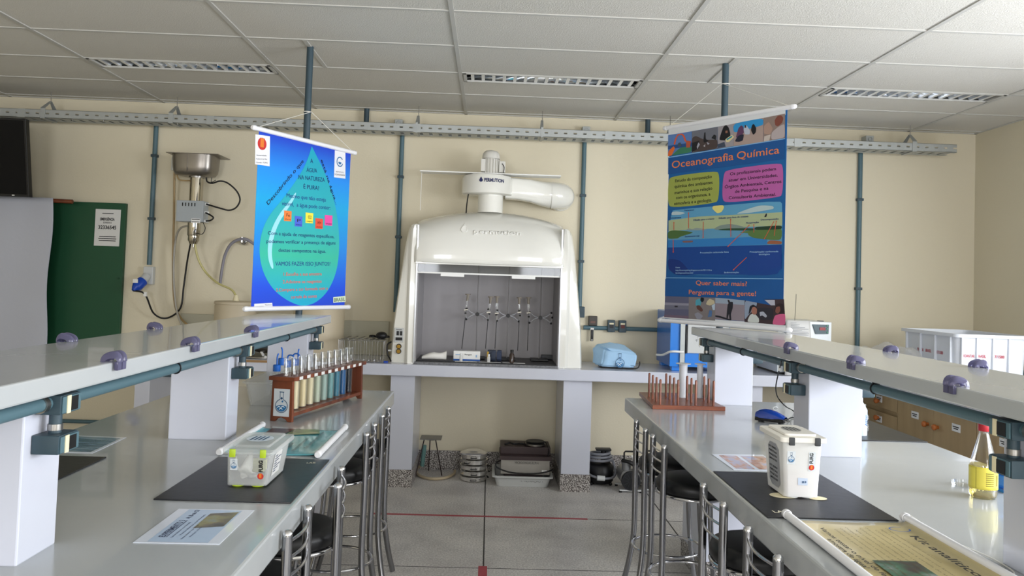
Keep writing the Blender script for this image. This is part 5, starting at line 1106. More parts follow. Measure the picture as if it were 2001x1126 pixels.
for x in (a.x+.07, b_.x-.07): mb.lathe([(0, -.002), (.005, -.001), (.005, .001)], (x, 6.27, a.z-.015), 10, Matrix.Rotation(PI/2, 4, 'X'))
mb.build('screws', BLK, t)
MB().tube(spline([PY(978, 900, 6.3), PY(970, 905, 6.24), PY(972, 914, 6.225), PY(1000, 924, 6.215), PY(1045, 926, 6.21), PY(1070, 922, 6.22), PY(1080, 918, 6.26)], 8), .006, 8).build('lead', CAB, t, smooth=60)
DK = mat('dark_brown_metal', '3A2C2C', .5)
t = thing('hot_plate', 'dark brown hot plate box stacked on the grey instrument box', 'hot plate', (.3, 6.42, .2))
z0 = a.z-.001; c1 = PY(978, 876, 6.5); MB().prism([(a.x-.01, 6.26, z0), (b_.x+.015, 6.26, z0), (b_.x+.01, 6.26, z0+.028), (b_.x, 6.6, z0+.1), (a.x-.005, 6.6, z0+.1), (a.x-.01, 6.26, z0+.028)][0:2]+[(b_.x+.015, 6.6, z0), (a.x-.01, 6.6, z0)], (0, 0, .028)).build('base', DK, t)
MB().box(a.x-.005, 6.34, z0+.0281, b_.x+.008, 6.6, z0+.085, bev=.004).build('body', DK, t)
cxx = PY(1046, 870, 6.4).x
pk = MB().lathe([(.0, 0), (.075, 0), (.082, .006), (.082, .018), (.076, .02), (.0, .02)], (cxx, 6.42, z0+.0855), 36).build('burner', SS, t, smooth=40)
MB().lathe([(0, .02), (.07, .02), (.078, .03), (.07, .036), (0, .03)], (cxx, 6.42, z0+.0855), 36).build('burner_cap', BLK, t, smooth=40)
MB().tube(spline([(cxx+.08, 6.4, z0+.115), (cxx+.1, 6.33, z0+.07), (cxx+.095, 6.3, z0+.03)], 6), .004, 6).build('wire', CAB, t)
MB().tube(spline([(a.x+.03, 6.4, z0+.09), (a.x+.07, 6.42, z0+.1), (a.x+.1, 6.38, z0+.1), (a.x+.15, 6.42, z0+.095), (a.x+.2, 6.4, z0+.095), (cxx-.08, 6.42, z0+.1)], 6), .008, 8).build('coiled_lead', CAB, t, smooth=60)
# vacuum cleaner, compressors
t = thing('vacuum_cleaner', 'small black canister vacuum with its grey hose coiled on top, beside the right support', 'vacuum cleaner', PZ(1168, 940, 0))
g = PZ(1166, 937, 0); vx, vy = g.x+.005, 6.42
MB().lathe([(0, .015), (.09, .015), (.105, .03), (.11, .08), (.105, .14), (.08, .165), (0, .17)], (vx, vy, 0), 32).build('body', BLK, t, smooth=50)
for k, a in enumerate((-2.4, -.7, .8, 2.4)): MB().sph((vx+.1*math.cos(a), vy+.1*math.sin(a), .014), .014).build('castor', BLK, t, smooth=60)
mb = MB(); pts = []
for i in range(90): a = i/90*2*PI*3.2; pts.append((vx+.0+(.1-.01*(i/30))*math.cos(a), vy+(.1-.01*(i/30))*math.sin(a), .175+.075*i/90))
mb.tube(pts, .0105, 10).build('coiled_hose', mat('grey_ribbed_hose', '7C7E84', .45), t, smooth=60)
MB().tube(spline([(vx-.11, vy-.06, .1), (vx-.08, vy-.12, .085), (vx, vy-.135, .07), (vx+.08, vy-.12, .075), (vx+.115, vy-.05, .1), (vx+.105, vy, .17)], 6), .0095, 8).build('loose_hose', mat('grey_ribbed_hose', '7C7E84', .45), t, smooth=60)
MB().cyl((vx-.04, vy-.14, .075), (vx+.02, vy-.14, .072), .02, n=16).build('hose_coupling', GRYP, t, smooth=50); MB().box(vx-.04, vy-.05, .262, vx+.08, vy+.02, .278, bev=.006).build('floor_head', BLK, t); MB().cyl((vx+.02, vy-.02, .16), (vx+.02, vy-.02, .265), .02, n=12).build('neck', BLK, t)
def compressor(gx_, gy_, lab, tank):
    t = thing('air_compressor', lab, 'compressor', (gx_, gy_, 0), 'small air compressors under the counter')
    MB().tube([(gx_, gy_+.01, .1), (gx_, gy_+.03, .1), (gx_, gy_+.24, .1), (gx_, gy_+.27, .1)], [.05, .075, .075, .05], 24).build('tank', tank, t, smooth=50)
    mb = MB().cyl((gx_, gy_-.012, .088), (gx_, gy_+.012, .088), .072, n=32)
    mb.build('fan_housing', BLK, t, smooth=40)
    mb = MB()
    for k in range(12): a = 2*PI*k/12; mb.box(.018, -.016, -.002, .066, -.012, .002, Matrix.Translation((gx_, gy_, .088)) @ Matrix.Rotation(a, 4, 'Y'))
    mb.lathe([(.062, 0), (.068, 0), (.068, .003), (.062, .003)], (gx_, gy_-.0125, .088), 32, Matrix.Rotation(PI/2, 4, 'X'), closed=True); mb.build('fan_grille', mat('charcoal_plastic', '24262A', .5), t)
    for y in (gy_, gy_+.2):
        MB().box(gx_-.085, y-.01, .012, gx_+.085, y+.014, .022).build('foot_bar', GRYP, t)
        for x in (gx_-.078, gx_+.078): MB().cyl((x, y, 0.0), (x, y, .013), .012, n=12).build('rubber_foot', BLK, t)
    MB().cyl((gx_-.03, gy_+.05, .16), (gx_-.03, gy_+.05, .24), .035, n=20).build('pump_head', mat('cast_aluminium', '8C8E90', .4, .8), t, smooth=50)
    MB().tube(spline([(gx_-.07, gy_+.02, .235), (gx_-.02, gy_-.01, .23), (gx_+.03, gy_-.01, .2), (gx_+.07, gy_+.02, .19)], 5), .014, 8).build('dark_hose', BLK, t, smooth=60)
    MB().tube([(gx_-.05, gy_+.04, .23), (gx_-.05, gy_+.04, .29), (gx_-.04, gy_+.04, .3), (gx_+.03, gy_+.04, .3), (gx_+.04, gy_+.04, .29), (gx_+.04, gy_+.04, .2)], .0065, 8).build('carry_handle', BLK, t, smooth=60)
    MB().lathe([(0, -.008), (.016, -.008), (.016, .006), (0, .006)], (gx_+.03, gy_-.012, .17), 18, Matrix.Rotation(PI/2, 4, 'X')).build('pressure_gauge', CHR, t)
    MB().tube([(gx_+.005, gy_+.03, .27), (gx_+.03, gy_+.03, .245)], [.006, .018], 12).build('white_plug', WHT, t, smooth=50)
    return t
g = PZ(1220, 950, 0); compressor(g.x+.015, 6.16, 'silver air compressor with a round black fan, clear of the stools', mat('silver_tank', '8E8E8C', .35, .5))
g = PZ(1262, 952, 0); compressor(g.x+.02, 6.2, 'silver air compressor half hidden behind the right bench stools', mat('silver_tank', '8E8E8C', .35, .5))
# ================================================================ rubber mats and sheets on the benches
ZB2 = .9004
def mat_sheet(x0, y0, x1, y1, lab):
    t = tag(MB().box(x0, y0, ZB2, x1, y1, ZB2+.004, bev=.0015).build('rubber_mat', RUB), lab, 'mat', 'black rubber mats on the benches'); return t
mat_sheet(-.942, 2.377, -.55, 2.94, 'black rubber mat on the left bench under the clear box with green latches')
mat_sheet(-1.675, 2.31, -1.312, 2.886, 'black rubber mat beyond the near pillar on the far side of the left bench')
mat_sheet(.828, 2.357, 1.215, 2.925, 'black rubber mat on the right bench under the milky box with dark latches')
mat_sheet(1.62, 3.625, 1.995, 4.22, 'black rubber mat on the far side of the right bench, behind the middle pillar')
MK = mat('cream_mat_mark', 'C8C2AA', .6)
def mark(x, y, w, h, nm): mb = MB(); lettering(mb, 'LAB', (x, y, ZB2+.0045), (x+w, y+.004, ZB2+.0045), h, Vector((0, 0, 1)), .02, .0002); o = mb.build('mat_mark', MK, nm); return o
mats = [o for o in bpy.data.objects if o.name.startswith('rubber_mat')]
mark(-.615, 2.865, .03, .02, mats[0]); mark(.865, 2.40, .045, .022, mats[2])
UPV = Vector((0, 0, 1))
def zline(mb, x0, y0, x1, y1, w, z):
    d = Vector((x1-x0, y1-y0, 0)).normalized(); n = Vector((-d.y, d.x, 0))*w; mb.poly([Vector((x0, y0, z))-n, Vector((x1, y1, z))-n, Vector((x1, y1, z))+n, Vector((x0, y0, z))+n])
def sheet(c4, lab, bgm, nm='laminated_sheet', z=ZB2, th=.0012, cat='sheet', grp=None):
    t = thing(nm, lab, cat, (*c4[0], z), grp); MB().prism([(p[0], p[1], z) for p in c4], (0, 0, th)).build('sheet', bgm, t); return t
# near-left sheet
z = ZB2; xa, xb, ya, yb = -.838, -.632, 2.005, 2.3
t = sheet([(xa, ya), (xb, ya+.003), (xb, yb), (xa, yb-.005)], 'laminated pale sheet with a small photo on the left bench, in front of the mat', PLAM)
zz = z+.0015
MB().poly([(xa+.03, ya+.008, zz), (xb-.03, ya+.01, zz), (xb-.03, yb-.01, zz), (xa+.03, yb-.01, zz)]).build('blue_print', mat('pale_blue_gradient', 'B4C8E0', .25, coat=.5), t)
mb = MB(); lettering(mb, 'EXPERIMENTO 3', (xa+.058, ya+.045, zz), (xa+.058, ya+.185, zz), .016, UPV, .02, .0004); lettering(mb, 'A, B ou C?', (xa+.062, ya+.2, zz), (xa+.062, ya+.28, zz), .012, UPV, .02, .0004); zline(mb, xa+.062, ya+.045, xa+.062, ya+.185, .0012, zz+.0004)
for k, (a, b) in enumerate(((.04, .17), (.06, .24), (.03, .15), (.05, .13))): lettering(mb, 'Vamos observar a cor formada', (xa+.078+.014*k, ya+a, zz), (xa+.078+.014*k, ya+b, zz), .006, UPV, .0, .0004)
mb.build('lettering', mat('dark_grey_blue_ink', '3C4660', .6), t)
ph = MB().poly([(xa+.1, ya+.12, zz+.0003), (xb-.035, ya+.14, zz+.0003), (xb-.035, ya+.27, zz+.0003), (xa+.1, ya+.25, zz+.0003)]).build('photo', ramp_mat('muddy_photo', [(.3, '2E3230'), (.5, '6C6450'), (.6, '8C8858'), (.75, '7C9098')], 14, .3), t)
# far-left sheet
t = sheet([(-1.6, 2.95), (-1.39, 2.95), (-1.4, 3.24), (-1.6, 3.25)], 'laminated sheet with a blue sea picture on the far side of the left bench', PLAM)
MB().poly([(-1.59, 2.965, zz), (-1.405, 2.965, zz), (-1.412, 3.22, zz), (-1.59, 3.23, zz)]).build('picture', ramp_mat('sea_photo_print', [(.3, '2A4468'), (.5, '6E8CA4'), (.7, 'AEBCC4')], 9, .2, (1, 4, 1), coat=.5), t)
# right sheet
t = sheet([(.915, 2.968), (1.12, 2.965), (1.118, 3.25), (.908, 3.235)], 'laminated sheet with a brown and blue beach picture on the right bench, beyond the mat', PLAM)
for k, (a, b, c, d) in enumerate(((.93, 2.985, 1.0, 3.215), (1.015, 2.985, 1.11, 3.215))): MB().poly([(a, b, zz), (c, b, zz), (c, d, zz), (a, d, zz)]).build('picture', MT.get('beach_photo_print') or ramp_mat('beach_photo_print', [(.3, '8A5A4A'), (.48, 'C89A84'), (.6, 'B8B0C0'), (.75, '9AA8D4')], 16, .25, (1.6, 1, 1), coat=.5), t)
# rolled posters lying on the benches
def lying(x0, x1, y0, y1, lab, bg, name):
    t = thing(name, lab, 'banner', ((x0+x1)/2, (y0+y1)/2, ZB2))
    for x in (x0, x1):
        q = MB().cyl((x, y0, ZB2+.0125), (x, y1, ZB2+.0125), .0115, n=18).build('rod', ROD, t, smooth=60)
        for y, d in ((y0, -1), (y1, 1)): MB().lathe([(.0115, 0), (.0135, .001), (.0135, .016), (.01, .024), (0, .024)], (x, y, ZB2+.0137), 14, (Vector((0, d, 0))).to_track_quat('Z', 'Y').to_matrix().to_4x4()).build('end_cap', ROD, q, smooth=50)
    def fn(u, v):
        e = min(u, 1-u); return Vector((x0+.004+(x1-x0-.008)*u, y0+.015+(y1-y0-.03)*v, ZB2+.001+.012*math.exp(-e*28)+.002*math.sin(v*7+u*5)**2*(e > .03)))
    MB().grid(fn, 30, 24).build('sheet', bg, t, smooth=80, sol=.0008); return t
t = lying(-.95, -.598, 2.985, 3.51, 'teal printed banner with white rods lying on the left bench behind the clear box', mat('teal_print', '5AA8B4', .25, vary=.25, vscale=9, coat=.3), 'lying_banner')
z2 = ZB2+.0062
MB().poly([(-.9, 3.36, z2), (-.82, 3.36, z2), (-.8, 3.49, z2), (-.9, 3.49, z2)]).build('brown_picture', mat('brown_picture', '4A3030', .3), t)
MB().poly([(-.815, 3.34, z2), (-.68, 3.4, z2), (-.7, 3.49, z2), (-.798, 3.49, z2)]).build('green_picture', ramp_mat('green_photo_print', [(.35, '244A34'), (.6, '6E8C50'), (.7, 'B0A080')], 15, .3), t)
mb = MB()
for x, a, b, s_ in ((-.665, 3.1, 3.42, 'Kit analítico para nitrito'), (-.7, 3.05, 3.3, 'Vamos testar a amostra'), (-.735, 3.03, 3.2, 'de água!'), (-.77, 3.03, 3.3, 'Como fazer a análise')): lettering(mb, s_, (x, a, z2+.0012), (x, b, z2+.0012), .016, UPV, .02, .0004)
mb.build('lettering', mat('teal_dark_ink', '2E5C60', .5), t)
t = lying(.884, 1.232, 1.55, 2.345, 'beige printed banner with white rods lying at the near end of the right bench', mat('parchment_print', 'C0B07C', .3, vary=.16, vscale=8, coat=.25), 'lying_banner')
mb = MB(); z3 = z2+.0012
lettering(mb, 'Kit analítico para ferro', (1.155, 2.185, z3+.003), (1.155, 1.6, z3+.003), .024, UPV, .02, .0005)
lettering(mb, 'Vamos testar o nível de ferro de uma', (.935, 2.25, z3), (.935, 1.72, z3), .014, UPV, .02, .0005); lettering(mb, 'amostra de água!', (.915, 2.15, z3), (.915, 1.93, z3), .014, UPV, .02, .0005)
mb.build('bold_lettering', mat('dark_brown_ink', '2E2A22', .5), t)
mb = MB()
for k in range(9):
    x = 1.125-.019*k; y = 2.26-.01*(k % 3)
    lettering(mb, ['Coloque dez gotas do reagente um na amostra', 'Agite e espere cinco minutos até a cor formar', 'Compare a cor com a cartela do kit', 'O ferro é um elemento essencial para a vida'][k % 4], (x, y, z3), (x, y-(.36 if k % 3 else .28), z3), .007, UPV, 0, .0005)
mb.build('fine_lettering', mat('brown_ink', '6E6448', .5), t)
MB().poly([(.96, 1.99, z3), (1.07, 1.99, z3), (1.07, 1.7, z3), (.96, 1.7, z3)]).build('photo', ramp_mat('lab_photo_print', [(.35, '3A3230'), (.5, '3E6A50'), (.6, '6C7C74'), (.72, 'B8B0A8')], 16, .3), t)
mb = MB()
for i in range(24):
    a, b_ = PI*.35+2*PI*i/28, PI*.35+2*PI*(i+1)/28
    mb.poly([(1.165+.03*math.cos(q)*k, 2.255+.022*math.sin(q)*k, z3) for q, k in ((a, 1), (b_, 1), (b_, .86), (a, .86))])
mb.build('ring_emblem', mat('ring_blue', '2A5AA0', .4), t)
MB().tube(spline([(1.236, 2.33, ZB2+.024), (1.26, 2.2, ZB2+.004), (1.29, 2.05, ZB2+.003), (1.285, 1.95, ZB2+.003), (1.25, 1.9, ZB2+.004)], 8), .002, 6).build('cord', CORD, t)

# ================================================================ plastic boxes
def lidbox(name, lab, base, ytops, lidz, taper_m, lidm, m, latch, feet):
    (bx0, bx1, by0, by1), (tx0, tx1, ty0, ty1) = base, ytops
    z0 = ZB2+.004+.005
    t = thing(name, lab, 'box', ((bx0+bx1)/2, (by0+by1)/2, ZB2+.004))
    mb = MB(); L = [rrect(bx0, by0, bx1, by1, .014, z0), rrect(tx0, ty0, tx1, ty1, .014, lidz), rrect(tx0+.002, ty0+.002, tx1-.002, ty1-.002, .013, lidz), rrect(bx0+.002, by0+.002, bx1-.002, by1-.002, .013, z0+.002)]
    R_ = [[mb.b.verts.new(p) for p in l] for l in L]; n = len(R_[0])
    for a, b in zip(R_, R_[1:]):
        for i in range(n): mb.b.faces.new((a[i], a[(i+1) % n], b[(i+1) % n], b[i]))
    mb.b.faces.new(R_[0][::-1]); mb.b.faces.new(R_[-1]); mb.build('tub', m, t, smooth=40)
    l = MB(); e = .011
    for a, b_, c, d, h0, h1 in ((tx0-e, ty0-e, tx1+e, ty1+e, lidz-.004, lidz+.012), (tx0+.012, ty0+.016, tx1-.012, ty1-.012, lidz+.012, lidz+.02)):
        l.prism(rrect(a, b_, c, d, .014, h0), (0, 0, h1-h0))
    lid = l.build('lid', lidm, t, smooth=40, bev=.002)
    for x in (tx0+.022, tx1-.022): MB().box(x-.009, ty0-e-.005, lidz-.012, x+.009, ty0-e+.004, lidz+.013, bev=.003).build('latch', latch, t, smooth=50)
    for x in (bx0+.03, bx1-.03):
        for y in (by0+.02, by1-.02): MB().lathe([(0, 0), (.017, 0), (.019, .002), (.017, .0049), (0, .0049)], (x, y, ZB2+.0042), 20).build('foot', feet, t, smooth=40)
    return t, lid, z0
# left box
LZ = 1.012
GL = mat('lime_green_plastic', 'A8C020', .4)
bb_ = (-.784, -.664, 2.53, 2.75); tt_ = (-.784, -.648, 2.516, 2.758)
t, lid, z0 = lidbox('storage_box', 'frosted clear box with lime green latches and orange emblem on the left bench mat', bb_, tt_, LZ, 0, FROST, FROST, GL, GL)
nf = Vector((0, -1, -.2)).normalized()
def fp(px, py_, off=.001): # point on the box front
    d = ray(px, py_); O = Vector((bb_[0], bb_[2], z0)); nn = Vector((0, -1, 0))*(LZ-z0)+Vector((0, 0, -1))*(bb_[2]-tt_[2]); nn.normalize()
    return CAM+d*((O-CAM).dot(nn)/d.dot(nn))+nn*off, nn
O, nn = fp(509, 931); Uf = Vector((1, 0, 0)); Vf = nn.cross(Uf).normalized()*1
if Vf.z < 0: Vf = -Vf
Ur, Vr = Vf, -Uf                     # lettering runs upwards
uni_mark(O, Uf, Vf, .0095, t)
mb = MB(); A, _ = fp(513.5, 923); B, _ = fp(513.5, 900); lettering(mb, 'FURG', A, B, .0115, nn, .05, .0008); mb.build('vertical_lettering', INKM, t)
mb = MB()
for dx, h in ((517, .004), (519.5, .003)): A, _ = fp(dx, 930); B, _ = fp(dx, 902); lettering(mb, 'Universidade Federal do Rio Grande', A, B, h*.7, nn, 0, .0006)
mb.build('small_print', mat('grey_print', '8C8E94', .6), t)
O, _ = fp(457, 909); flask(O, Uf, Vf, .009, t)
# crumpled gloves and slips seen through the wall
def crum(x0, x1, y0, y1, z0_, z1_, sd):
    random.seed(sd); ph = [random.random()*6 for _ in range(6)]
    return MB().grid(lambda u, v: Vector((x0+(x1-x0)*u, y0+(y1-y0)*(.5+.5*math.sin(v*PI*1.5+ph[0]+math.sin(u*7+ph[1]))), z0_+(z1_-z0_)*v*(.75+.25*math.sin(u*9+ph[2])))), 14, 14)
crum(bb_[0]+.015, bb_[0]+.07, 2.55, 2.62, z0+.004, LZ-.012, 3).build('folded_glove', mat('white_latex', 'E8E6E0', .6), t, smooth=70, sol=.002)
MB().box(bb_[1]-.1, 2.68, z0+.004, bb_[1]-.05, 2.73, z0+.04, bev=.004).build('inner_packet', mat('pale_yellow_packet', 'D8D890', .5), t)
mb = MB(); xs_ = (bb_[1]+tt_[1])/2+.0015
sl = (tt_[1]-bb_[1])/(LZ-z0)
def sp(y, z): return Vector((bb_[1]+sl*(z-z0)+.0012, y, z))
mb.poly([sp(2.57, z0+.02), sp(2.66, z0+.02), sp(2.66, z0+.085), sp(2.64, z0+.094), sp(2.59, z0+.094), sp(2.57, z0+.085)]).build('side_label', PAP, t)
mb = MB()
for k in range(7): z_ = z0+.03+.008*k; a = sp(2.58, z_); b_ = sp(2.6+.045*((k*7) % 3)/2+.01, z_); mb.poly([a+Vector((.0006, 0, 0)), b_+Vector((.0006, 0, 0)), b_+Vector((.0007, 0, .003)), a+Vector((.0007, 0, .003))])
mb.build('side_print', mat('dark_grey_blue_ink', '3C4660', .6), t)
lx, ly, lz = (tt_[0]+tt_[1])/2, (tt_[2]+tt_[3])/2, LZ+.0206
mb = MB(); mb.poly([(lx+.042*math.cos(2*PI*k/24), ly+.05*math.sin(2*PI*k/24), lz) for k in range(24)]).build('lid_sticker', mat('pale_sticker', 'D0D8E0', .4), lid)
mb = MB(); 
for k in range(4): zline(mb, lx-.024+.013*k, ly-.03, lx-.018+.013*k, ly+.03, .003, lz+.0006)
mb.build('lid_print', BLUD, lid)
# right box
RZ = 1.088
bb_ = (.957, 1.066, 2.57, 2.735); tt_ = (.944, 1.07, 2.553, 2.75)
DKG = mat('dark_grey_latch', '3A3C3E', .5)
MILK = FROSTW
t, lid, z0 = lidbox('storage_box', 'tall milky white box with dark latches and stickers standing on the right bench mat', bb_, tt_, RZ, 0, mat('cream_lid_plastic', 'E8E5DC', .45), MILK, DKG, GRYP)
LZ_ = LZ; LZ = RZ
O, nn = fp(1585, 917); Vf = nn.cross(Uf)
if Vf.z < 0: Vf = -Vf
def fq(pts, nm, m, off=.001): return MB().poly([fp(x, y, off)[0] for x, y in pts]).build(nm, m, t)
fq([(1579, 921), (1592, 921), (1594, 884), (1581, 884)], 'sticker', mat('grey_white_card', 'CDD3D6', .4))
uni_mark(fp(1585.5, 914, .0014)[0], Uf, Vf, .0088, t)
mb = MB(); A, _ = fp(1588, 906, .0016); B, _ = fp(1589, 886, .0016); lettering(mb, 'FURG', A, B, .0105, nn, .03, .0004); mb.build('vertical_lettering', INKM, t)
flask(fp(1546, 896)[0], Uf, Vf, .0105, t)
fq([(1559, 934), (1578, 935), (1578, 949), (1559, 948)], 'number_label', mat('pale_blue_label', 'B8C4D4', .5))
mb = MB(); A, _ = fp(1567, 944, .0016); B, _ = fp(1575, 944, .0016); lettering(mb, 'B3', A, B, .006, nn, .03, .0004); mb.build('number_print', BLUD, t)
LZ = LZ_
sl = (tt_[0]-bb_[0])/(RZ-z0)
def sp(y, z, o=.0012): return Vector((bb_[0]+sl*(z-z0)-o, y, z))
MB().poly([sp(2.6, z0+.03), sp(2.6, z0+.14), sp(2.625, z0+.155), sp(2.68, z0+.155), sp(2.7, z0+.14), sp(2.7, z0+.03), sp(2.68, z0+.015), sp(2.62, z0+.015)]).build('side_label', mat('grey_sleeve', '9C9EA2', .5), t)
mb = MB()
for k in range(8):
    z_ = z0+.035+.013*k+(.01 if k > 3 else 0)
    lettering(mb, ['LÂMINAS DE VIDRO', 'FRASCOS', 'PIPETAS', 'KIT FERRO'][k % 4], sp(2.69, z_, .0018), sp(2.62, z_, .0018), .006, Vector((-1, 0, 0)), .02, .0003)
mb.build('side_print', INKM, t)
MB().box(bb_[0]+.02, 2.6, z0+.004, bb_[1]-.02, 2.7, z0+.06, bev=.01).build('inner_packet', mat('pink_packet', 'D8B4A8', .6), t)
lx, ly, lz = 1.005, 2.655, RZ+.0206
mb = MB(); mb.poly([(lx+.03*math.cos(2*PI*k/20), ly+.045*math.sin(2*PI*k/20), lz) for k in range(20)]).build('lid_sticker', mat('grey_sticker', 'A8A8A4', .5), lid)
mb = MB()
for k in range(4): zline(mb, lx-.018+.012*k, ly-.03, lx-.018+.012*k, ly+.03, .002, lz+.0006)
mb.build('lid_print', INKM, lid)
tag(MB().lathe([(0, 0), (.04, 0), (.042, .001), (0, .0015)], (.966, 2.6, ZB2+.0043), 32, Matrix.Diagonal((1.1, .8, 1, 1))).build('sample_disc', CREAM), 'cream disc showing under the left corner of the milky box', 'disc')
tag(MB().lathe([(0, 0), (.028, 0), (.03, .001), (0, .0015)], (1.065, 2.578, ZB2+.0043), 32, Matrix.Diagonal((1, .8, 1, 1))).build('sample_disc', CREAM), 'cream disc showing under the right corner of the milky box', 'disc')

# ================================================================ test tube rack with coloured liquids
D_ = Vector((.2385, .9711, 0)); P_ = Vector((-.9711, .2385, 0)); O_ = Vector((-.861, 3.67, 0)); Wd = .106; Ln = .805
def rk(tt, p, z): return O_+D_*tt+P_*p+Vector((0, 0, z))
t = thing('tube_rack', 'reddish wooden rack on the left bench holding a row of large coloured test tubes', 'rack', rk(Ln/2, Wd/2, ZB2))
for t0 in (0, Ln-.018):
    o = [(0, .9004), (.022, .9004), (.032, .912), (.053, .919), (.074, .912), (.084, .9004), (Wd, .9004), (Wd-.004, 1.083), (.004, 1.083)]
    MB().prism([rk(t0, p, z) for p, z in o], D_*.018).build('end_panel', WOOD, t, bev=.001)
mb = MB(); cuts = [-.012] + [.045+.0755*k+.03775 for k in range(9)] + [Ln+.012]
for k in range(10):
    a, b_, c0 = cuts[k], cuts[k+1], .045+.0755*k; per = []
    for i in range(24):
        an = 2*PI*i/24; dx, dy = math.cos(an), math.sin(an)
        f_ = min(((b_-c0) if dx > 0 else (a-c0))/dx if abs(dx) > 1e-6 else 9, ((Wd+.008-.052) if dy > 0 else (-.01-.052))/dy if abs(dy) > 1e-6 else 9)
        per.append((c0+dx*f_, .052+dy*f_, c0+dx*.0212, .052+dy*.0212))
    cor = [(a, -.01), (b_, -.01), (b_, Wd+.008), (a, Wd+.008)]
    for i in range(24):
        p, q = per[i], per[(i+1) % 24]; add = []
        if abs(p[0]-q[0]) > 1e-6 and abs(p[1]-q[1]) > 1e-6: add = [min(cor, key=lambda c: (c[0]-(p[0]+q[0])/2)**2+(c[1]-(p[1]+q[1])/2)**2)]
        for z_ in (1.084, 1.101): mb.poly([rk(p[2], p[3], z_), rk(p[0], p[1], z_)]+[rk(*c, z_) for c in add]+[rk(q[0], q[1], z_), rk(q[2], q[3], z_)])
        mb.poly([rk(p[2], p[3], 1.084), rk(q[2], q[3], 1.084), rk(q[2], q[3], 1.101), rk(p[2], p[3], 1.101)])
        o = [(p[0], p[1])]+add+[(q[0], q[1])]
        for u_, v_ in zip(o, o[1:]):
            if not ((abs(u_[0]-b_) < 1e-6 and abs(v_[0]-b_) < 1e-6 and k < 9) or (abs(u_[0]-a) < 1e-6 and abs(v_[0]-a) < 1e-6 and k > 0)): mb.poly([rk(*u_, 1.084), rk(*v_, 1.084), rk(*v_, 1.101), rk(*u_, 1.101)])
mb.build('top_plank', WOOD, t)
MB().prism([rk(.018, .004, .922), rk(Ln-.018, .004, .922), rk(Ln-.018, Wd-.004, .922), rk(.018, Wd-.004, .922)], (0, 0, .016)).build('bottom_shelf', WOOD, t, bev=.001)
for k in range(10):
    s = .075*k+.052; a, b_ = rk(s-.017, -.0112, 1.0855), rk(s+.017, -.0112, 1.0855); MB().prism([a, b_, b_+Vector((0, 0, .014)), a+Vector((0, 0, .014))], -P_*.0008).build('paper_label', PAP, t)
flask(rk(-.0008, .053, .978), -P_, UPV, .031, t)
LIQ = ['F2E8D0', 'F2E2BC', 'F0DDB0', 'EADDB8', 'C6CFB8', 'A8BEB4', '78A8A8', '3C849C', '1C649C', '0E1828']
LBL = ['test tube of pale liquid nearest the camera, behind the rack end panel', 'test tube of cream yellow liquid, the first fully seen in the rack', 'test tube of deeper yellow liquid in the rack', 'test tube of pale greenish yellow liquid in the rack', 'test tube of pale green liquid in the rack', 'test tube of grey green liquid in the rack', 'test tube of sea green liquid in the rack', 'test tube of teal blue liquid in the rack', 'test tube of bright blue liquid in the rack', 'test tube of near-black navy liquid at the far end of the rack']
for k in range(10):
    c = rk(.045+.0755*k, .052, 0); z0 = .9385; r = .0198
    t = thing('test_tube', LBL[k], 'test tube', (c.x, c.y, z0), 'large test tubes in the wooden rack')
    MB().lathe([(0, 0), (r-.002, 0), (r, .003), (r, .2), (r, .235), (r+.0015, .238), (r, .241), (r-.0012, .238), (r-.0012, .003), (0, .0015)], (c.x, c.y, z0), 28).build('glass', TG, t, smooth=60)
    MB().lathe([(0, .004), (r-.003, .004), (r-.0018, .007), (r-.0018, .132), (0, .132)], (c.x, c.y, z0), 28).build('liquid', mat('liquid_'+LIQ[k], LIQ[k], .25), t, smooth=60)
    MB().lathe([(r-.001, .131), (r+.0006, .131), (r+.0006, .1335), (r-.001, .1335)], (c.x, c.y, z0), 28, closed=True).build('level_ring', mat('dark_ring', '3A342C', .4), t)
